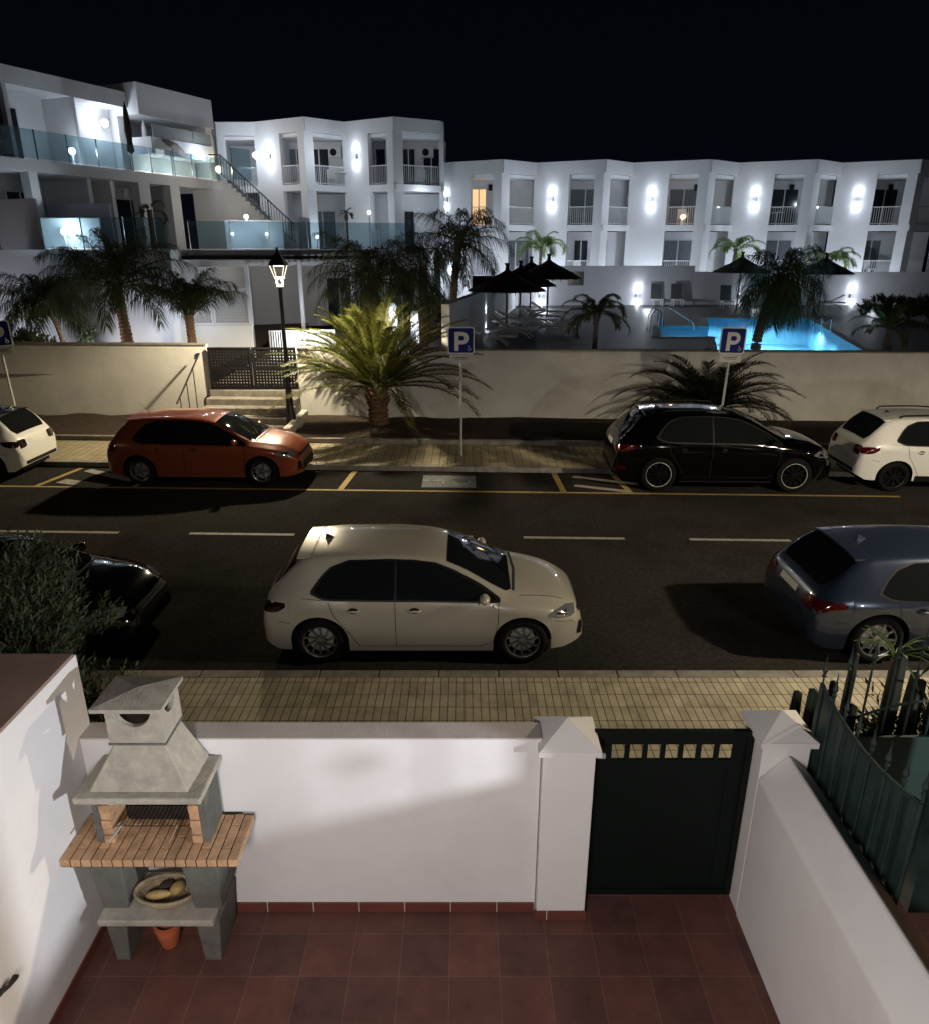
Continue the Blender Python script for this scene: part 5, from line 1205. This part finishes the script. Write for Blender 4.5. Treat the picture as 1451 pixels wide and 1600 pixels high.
# barbecue
B = empty('barbecue', (-2.2, 4.0, 0), 0, 'grey concrete barbecue with a brick worktop and chimney hood in the patio corner', 'barbecue')
def taper(b, x0, x1, y0, y1, z0, z1, ix=0, iy0=0, iy1=0, ixr=None):
    ixr = ix if ixr is None else ixr
    b.add([(x0 + ix, y0 + iy0, z0), (x1 - ixr, y0 + iy0, z0), (x1 - ixr, y1 - iy1, z0), (x0 + ix, y1 - iy1, z0), (x0, y0, z1), (x1, y0, z1), (x1, y1, z1), (x0, y1, z1)],
          [(3, 2, 1, 0), (4, 5, 6, 7), (0, 1, 5, 4), (1, 2, 6, 5), (2, 3, 7, 6), (3, 0, 4, 7)]); return b
# local coords: x -.6..+.62, y 0..0.40
for x0, x1, r_ in ((-.42, -.26, 0), (.24, .42, 0)):
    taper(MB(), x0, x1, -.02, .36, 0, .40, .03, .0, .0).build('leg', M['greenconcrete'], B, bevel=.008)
MB().box(-.44, .40, -.08, .37, .401, .455).build('lower_shelf', M['concrete'], B, bevel=.012)
for x0, x1 in ((-.46, -.22), (.20, .46)):
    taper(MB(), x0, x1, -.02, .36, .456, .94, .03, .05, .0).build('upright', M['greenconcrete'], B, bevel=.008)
MB().box(-.58, .60, -.06, .365, .941, .955).build('tray', M['concrete'], B)
jb = MB().box(-.595, .625, -.078, .372, .956, 1.012); jb.build('mortar_bed', M['joint'], B)
bb_ = MB(); rr = random.Random(5); nb_ = 17; bw = 1.235 / nb_
for i in range(nb_):
    x0 = -.60 + i * bw; y = -.085; k = 0; lens = ([.22, .22] if i % 2 == 0 else [.11, .22, .115])
    for L_ in lens:
        bb_.box(x0 + .004, x0 + bw - .004, y + (.0 if k == 0 else .004), y + L_ - .004, .965, 1.022 + rr.uniform(-.0015, .0015)); y += L_; k += 1
bb_.build('brick_worktop', M['firebrick'], B, bevel=.004)
# fire box
MB().box(-.36, .34, .30, .36, 1.024, 1.50).build('fire_back', M['soot'], B)
for s_, x0 in ((-1, -.40), (1, .345)):
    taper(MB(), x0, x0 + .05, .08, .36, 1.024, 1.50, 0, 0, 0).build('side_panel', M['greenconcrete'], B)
    jb2 = MB(); bx0 = x0 + (.051 if s_ < 0 else -.071)
    for k in range(7): jb2.box(bx0, bx0 + .07, .07 + (.008 if k % 2 else 0), .295, 1.026 + .066 * k, 1.026 + .066 * k + .060)
    jb2.build('inner_brickwork', M['firebrick'], B, bevel=.004)
gr = MB()
for i in range(18): gr.tube([(-.26 + i * .03, .09, 1.16), (-.26 + i * .03, .29, 1.16)], .003, 4)
gr.tube([(-.27, .09, 1.16), (.26, .09, 1.16)], .004, 4); gr.tube([(-.27, .29, 1.16), (.26, .29, 1.16)], .004, 4)
go = gr.build('grill_rack', M['darkalloy'], B); MB().tube([(-.22, .09, 1.16), (-.25, -.04, 1.15)], .008, 6).build('grill_handle', M['galv'], go); MB().tube([(.17, .09, 1.16), (.16, -.05, 1.14)], .011, 6).build('grill_handle', M['wood'], go)
MB().box(-.435, .43, -.06, .40, 1.475, 1.525).build('hood_slab', M['concrete'], B, bevel=.012)
hd = MB(); hd.add([(-.35, .0, 1.526), (.33, .0, 1.526), (.35, .39, 1.526), (-.33, .39, 1.526), (-.16, .12, 1.86), (.165, .12, 1.86), (.165, .39, 1.86), (-.16, .39, 1.86)], [(3, 2, 1, 0), (0, 1, 5, 4), (1, 2, 6, 5), (2, 3, 7, 6), (3, 0, 4, 7), (4, 5, 6, 7)])
hd.build('chimney_hood', M['concrete'], B, bevel=.01)
# collar with round openings: walls built around a half-moon
cl = MB(); x0, x1, y0, y1, z0, z1 = -.185, .19, .085, .395, 1.861, 2.145
def face_with_arc(P0, ux, w, zt_, zb_, r_, th):
    """wall panel from P0 along ux, width w, with a half-moon cut at its top"""
    N = 16; cx_ = w / 2; pts = [(0, zb_), (w, zb_), (w, zt_)]
    for k in range(N + 1):
        a = math.pi * k / N; pts.append((cx_ + r_ * math.cos(a), zt_ - r_ * 1.2 * math.sin(a)))
    pts.append((0, zt_)); n_ = len(pts); nn = Vector((ux.y, -ux.x, 0)) * -th
    A_ = [P0 + ux * p[0] + Vector((0, 0, p[1])) for p in pts]; Bv = [v + nn for v in A_]
    tris = tessellate_polygon([[Vector((p[0], p[1], 0)) for p in pts]])
    fs = [tuple(t) for t in tris] + [tuple(n_ + i for i in t[::-1]) for t in tris] + [(i, (i + 1) % n_, n_ + (i + 1) % n_, n_ + i) for i in range(n_)]
    cl.add(A_ + Bv, fs)
face_with_arc(Vector((x0, y0, 0)), Vector((1, 0, 0)), x1 - x0, z1, z0, .125, .035)
face_with_arc(Vector((x1, y0 + .036, 0)), Vector((0, 1, 0)), y1 - y0 - .072, z1, z0, .10, .035)
face_with_arc(Vector((x1, y1, 0)), Vector((-1, 0, 0)), x1 - x0, z1, z0, .125, .035)
face_with_arc(Vector((x0, y1 - .036, 0)), Vector((0, -1, 0)), y1 - y0 - .072, z1, z0, .10, .035)
cl.build('chimney_collar', M['concrete'], B)
MB().box(x0 - .006, x1 + .006, y0 - .006, y1 - .01, 1.852, 1.868).build('collar_joint', M['greenconcrete'], B)
MB().box(x0 + .04, x1 - .04, y0 + .04, y1 - .04, 1.90, 2.0).build('flue_inside', M['soot'], B)
MB().add([(-.245, .02, 2.146), (.225, .02, 2.146), (.225, .42, 2.146), (-.245, .42, 2.146), (-.245, .02, 2.175), (.225, .02, 2.175), (.225, .42, 2.175), (-.245, .42, 2.175), (0, .22, 2.22)],
         [(3, 2, 1, 0), (0, 1, 5, 4), (1, 2, 6, 5), (2, 3, 7, 6), (3, 0, 4, 7), (4, 5, 8), (5, 6, 8), (6, 7, 8), (7, 4, 8)]).build('chimney_cap', M['concrete'], B)
# basket and gourds on the lower shelf, pot below
e = empty('wicker_basket', (-2.2, 4.12, .457), 0, 'shallow oval wicker basket on the lower shelf of the barbecue', 'basket')
b = MB()
for k in range(5):
    rx, ry, z = .165 + .014 * k, .095 + .009 * k, .01 + .016 * k; ring = [(rx * math.cos(a * math.pi / 18), ry * math.sin(a * math.pi / 18), z + .004 * (a % 2)) for a in range(37)]
    b.tube(ring, .009, 5, cap=False)
b.lathe([(.001, .004), (.165, .004)], 24, Matrix.Scale(.65, 4, (0, 1, 0)), cap=False); b.build('woven_body', M['wicker'], e)
ring = [(.228 * math.cos(a * math.pi / 18), .137 * math.sin(a * math.pi / 18), .085) for a in range(37)]; MB().tube(ring, .011, 6, cap=False).build('rim', M['wicker'], e)
def gourd(p, rz, s_, label, mat_='yellowveg'):
    o = MB().lathe([(.001, -s_[2])] + [(s_[0] * math.sin(a * math.pi / 10) * (1 - .25 * a / 10), -s_[2] * math.cos(a * math.pi / 10)) for a in range(1, 10)] + [(.001, s_[2])], 12, Matrix.Rotation(rz, 4, 'Z') @ Matrix.Rotation(R(88), 4, 'Y')).build('dried_gourd', M[mat_], smooth=True)
    o.location = p; tag(o, label, 'gourd')
gourd((-2.245, 4.085, .53), .1, (.038, 0, .095), 'long yellow gourd lying at the front left of the wicker basket')
gourd((-2.12, 4.13, .545), 1.0, (.052, 0, .058), 'round yellow gourd at the right of the wicker basket')
gourd((-2.22, 4.17, .53), .7, (.035, 0, .06), 'dark dried gourd at the back of the wicker basket', 'soot')
e = empty('clay_pot', (-2.24, 4.12, 0), 0, 'orange clay pot standing on the tiles under the barbecue', 'pot')
MB().lathe([(.055, 0), (.06, .01), (.082, .10), (.09, .16), (.085, .19)], 24).build('pot_body', M['potclay'], e, smooth=True)
MB().lathe([(.085, .191), (.098, .192), (.098, .225), (.08, .228), (.078, .15)], 24, cap=False).build('pot_rim', M['potclay'], e)

# neighbour's green fence, gate and plants
F = empty('green_fence', (2.585, 3.30, 1.28), 0, 'green ribbed metal fence panel with spikes on top of the right patio wall', 'fence')
def topz(t_): return .68 + .10 * (2 * t_ - 1) ** 2
sh = MB(); Lf = 1.20; nn = 36; vs = []
for i in range(nn + 1):
    t_ = i / nn; y = Lf * t_; dx = .007 * math.sin(i * math.pi / 2); vs += [(dx, y, 0), (dx, y, topz(t_) - .02)]
sh.add(vs, [(2 * i, 2 * i + 2, 2 * i + 3, 2 * i + 1) for i in range(nn)]); so = sh.build('fence_sheet', M['greenfence'], F)
sm_ = so.modifiers.new('t', 'SOLIDIFY'); sm_.thickness = .004
def spear(b, x, y, z, s_=1):
    b.lathe([(.006, 0), (.006, .05 * s_), (.016, .06 * s_), (.016, .07 * s_), (.008, .08 * s_), (.020, .115 * s_), (.010, .15 * s_), (.006, .18 * s_), (.001, .25 * s_)], 8, Matrix.Translation((x, y, z)))
for i in range(8):
    t_ = i / 7; b = MB(); y = Lf * t_; b.tube([(-.018, y, 0), (-.018, y, topz(t_))], .009 if 0 < i < 7 else .016, 6); spear(b, -.018, y, topz(t_)); b.build('spiked_bar', M['greenfence'], F)
MB().tube([(-.02, Lf * i / 14, topz(i / 14)) for i in range(15)], .015, 6).build('top_rail', M['greenfence'], F)
MB().tube([(-.02, 0, .03), (-.02, Lf, .03)], .013, 6).build('bottom_rail', M['greenfence'], F)
G = empty('neighbour_gate', (2.70, 4.62, 0), 0, "neighbour's teal metal gate with open spiked bars and an arch above", 'gate')
MB().box(0, 2.1, -.012, .012, .05, 1.52).build('gate_sheet', M['teal'], G)
for i in range(12):
    b = MB(); x = .12 + .17 * i; zt_ = 2.02 + .18 * math.sin(math.pi * min(1, i / 11)); b.tube([(x, .02, 1.0), (x, .02, zt_)], .009, 6); spear(b, x, .02, zt_, 1.1); b.build('spiked_bar', M['greenfence'], G)
MB().tube([(.10 + 1.4 * i / 16, .02, 1.60 + .22 * math.sin(math.pi * i / 16)) for i in range(17)], .010, 6).build('arch', M['greenfence'], G)
b = MB(); b.tube([(0, 0, .05), (0, 0, 1.75)], .025, 8); b.build('gate_post', M['greenfence'], G)
# cacti and succulents on the pavement side
def cactus(x, y, parts, label, grp='columnar cacti by the fence'):
    e = empty('cactus', (x, y, 0), 0, label, 'cactus', grp)
    for j, (dx, dy, z0_, z1_, r_) in enumerate(parts):
        n_ = 8; prof = [(r_ * .8, z0_), (r_, z0_ + (z1_ - z0_) * .3), (r_ * .97, z0_ + (z1_ - z0_) * .8), (r_ * .75, z1_ - r_ * .5), (r_ * .3, z1_ - .01), (.002, z1_)]
        vs = []; fs = []; seg_ = 24
        for r1, z in prof:
            for k in range(seg_):
                a = 2 * math.pi * k / seg_; q = r1 * (1 + .13 * math.cos(a * 6)); vs.append((dx + q * math.cos(a), dy + q * math.sin(a), z))
        MB().add(vs, [(i * seg_ + k, i * seg_ + (k + 1) % seg_, (i + 1) * seg_ + (k + 1) % seg_, (i + 1) * seg_ + k) for i in range(5) for k in range(seg_)]).build('stem', M['cactus'], e, smooth=True)
cactus(2.82, 5.05, [(0, 0, 0, 1.66, .05), (-.11, .03, .6, 1.62, .045)], 'pair of dark cactus fingers left of the fence top, nearest the pillar')
cactus(3.0, 5.1, [(0, 0, 0, 1.70, .04)], 'single dark cactus finger just left of the fence')
cactus(3.12, 5.0, [(0, 0, 0, 1.55, .06), (-.03, .03, 1.0, 2.0, .03)], 'tall forked cactus touching the fence top')
cactus(3.5, 5.1, [(0, 0, 0, 1.95, .06), (.18, .05, .3, 1.75, .045)], 'cactus group behind the open bars, left side')
cactus(3.85, 5.0, [(0, 0, 0, 2.05, .09), (.2, .1, .3, 1.7, .05), (-.16, .1, .2, 1.6, .05)], 'thickest cactus with side stems behind the open bars')
cactus(4.35, 5.1, [(0, 0, 0, 1.95, .07), (.2, 0, .3, 2.1, .06), (-.2, .1, .2, 1.8, .05)], 'cactus group behind the arch')
cactus(4.0, 5.25, [(0, 0, 0, 1.85, .06), (-.22, -.05, .2, 1.65, .05), (.17, .1, .2, 2.0, .05)], 'dark cactus clump in the middle behind the open bars')
cactus(4.75, 5.05, [(0, 0, 0, 1.9, .07), (-.2, .1, .2, 2.0, .05)], 'dark cactus clump at the right edge behind the arch')
def agave(x, y, z, n_, L_, label, m_='bush', up=.9, w=.03, seed=1):
    r = random.Random(seed); e = empty('spiky_plant', (x, y, 0), 0, label, 'plant'); b = MB()
    MB().tube([(0, 0, 0), (0, 0, z)], .03, 6).build('stem', M['trunk'], e)
    for i in range(n_):
        a = i * 2.4; el_ = r.uniform(.15, up) * 1.5; p = Vector((0, 0, z)); pts = [p]
        for k in range(5):
            p = p + Vector((math.cos(a) * math.cos(el_), math.sin(a) * math.cos(el_), math.sin(el_))) * L_ / 5; el_ -= .30; pts.append(p)
        s_ = Vector((-math.sin(a), math.cos(a), 0))
        vs = []
        for k, q in enumerate(pts): ww = w * (1 - (k / 5) ** 2) + .001; vs += [q - s_ * ww, q + Vector((0, 0, -.008)), q + s_ * ww]
        b.add(vs, [f_ for k in range(5) for f_ in ((3 * k, 3 * k + 1, 3 * k + 4, 3 * k + 3), (3 * k + 1, 3 * k + 2, 3 * k + 5, 3 * k + 4))])
    b.build('leaves', M[m_], e)
agave(3.62, 5.35, 1.75, 16, .38, 'spiky plant with pale thin leaves in front of the blue-grey car', 'brightleaf', w=.012, seed=2)
agave(4.05, 5.35, 1.70, 26, .30, 'green spiky succulent behind the open bars, middle', 'bush', w=.025, seed=3)
agave(4.45, 5.3, 1.85, 26, .30, 'green spiky succulent nearest the right edge of the photo', 'brightleaf', w=.03, seed=4)
shrub('low_shrub', (3.9, 5.15, -.04), (1.05, .35, .80), 900, 'darkleaf', 'dark tangled shrub under the cacti behind the teal gate', ll=.11, lw=.012, seed=12)
tag(MB().box(2.7, 6.5, 4.80, 5.6, .12, .40).build('plant_bed', M['soil']), kind='structure')
# neighbour's balustrade (throws the soft stripes of shadow), with panels added to block light
N_ = empty('neighbour_railing', (3.6, .3, 0), 0, "neighbour's slatted balustrade with added light-blocking panels beside the porch lamp, outside the picture", 'railing')
for i in range(6): MB().box(-.02, .02, i * .2, i * .2 + .10, 2.162, 3.2).build('slat', M['wood'], N_)
for y in (1.60, 1.84): MB().box(-.006, .006, y, y + .012, 2.162, 3.2).build('slat', M['wood'], N_)
MB().lathe([(.001, -.035), (.022, -.02), (.028, 0), (.022, .02), (.001, .035)], 12, Matrix.Translation((0, 1.72, 2.34))).build('rosette', M['blackiron'], N_)  # added to cast a soft blob on the front wall
MB().box(-.03, .03, 2.02, 3.1, 2.101, 3.4).build('post', M['wood'], N_)  # wide panel added to cut the lamp light on the front wall
MB().box(-.025, .025, -.1, 3.1, 0, 2.10).build('light_block_panel', M['wood'], N_)  # solid panel added to keep lamp light off the right wall top
for z in (2.101, 3.2): MB().box(-.03, .03, -.05, 2.018 if z < 3 else 2.0, z, z + .06).build('rail', M['wood'], N_)

M['housestone'] = mat('dark_house_render', (.03, .027, .025), .9, noise_amt=.2, noise_scale=2)
tag(MB().box(2.69, 4.4, 3.34, 3.44, 1.2, 3.0).build('light_block_screen', M['greenfence']), "green panel added to block lamp spill, at the near end of the spiked fence", 'screen')  # added blocker, stops lamp light spilling past the fence end
# house facade behind the camera with the porch lamps
H_ = empty('terraced_house', (0, -1.3, 0), 0, 'white terraced house the picture was taken from, behind the camera', 'house')
MB().box(-25, 40, -.3, 0, 0, 6.5).build('wall', M['housestone'], H_)
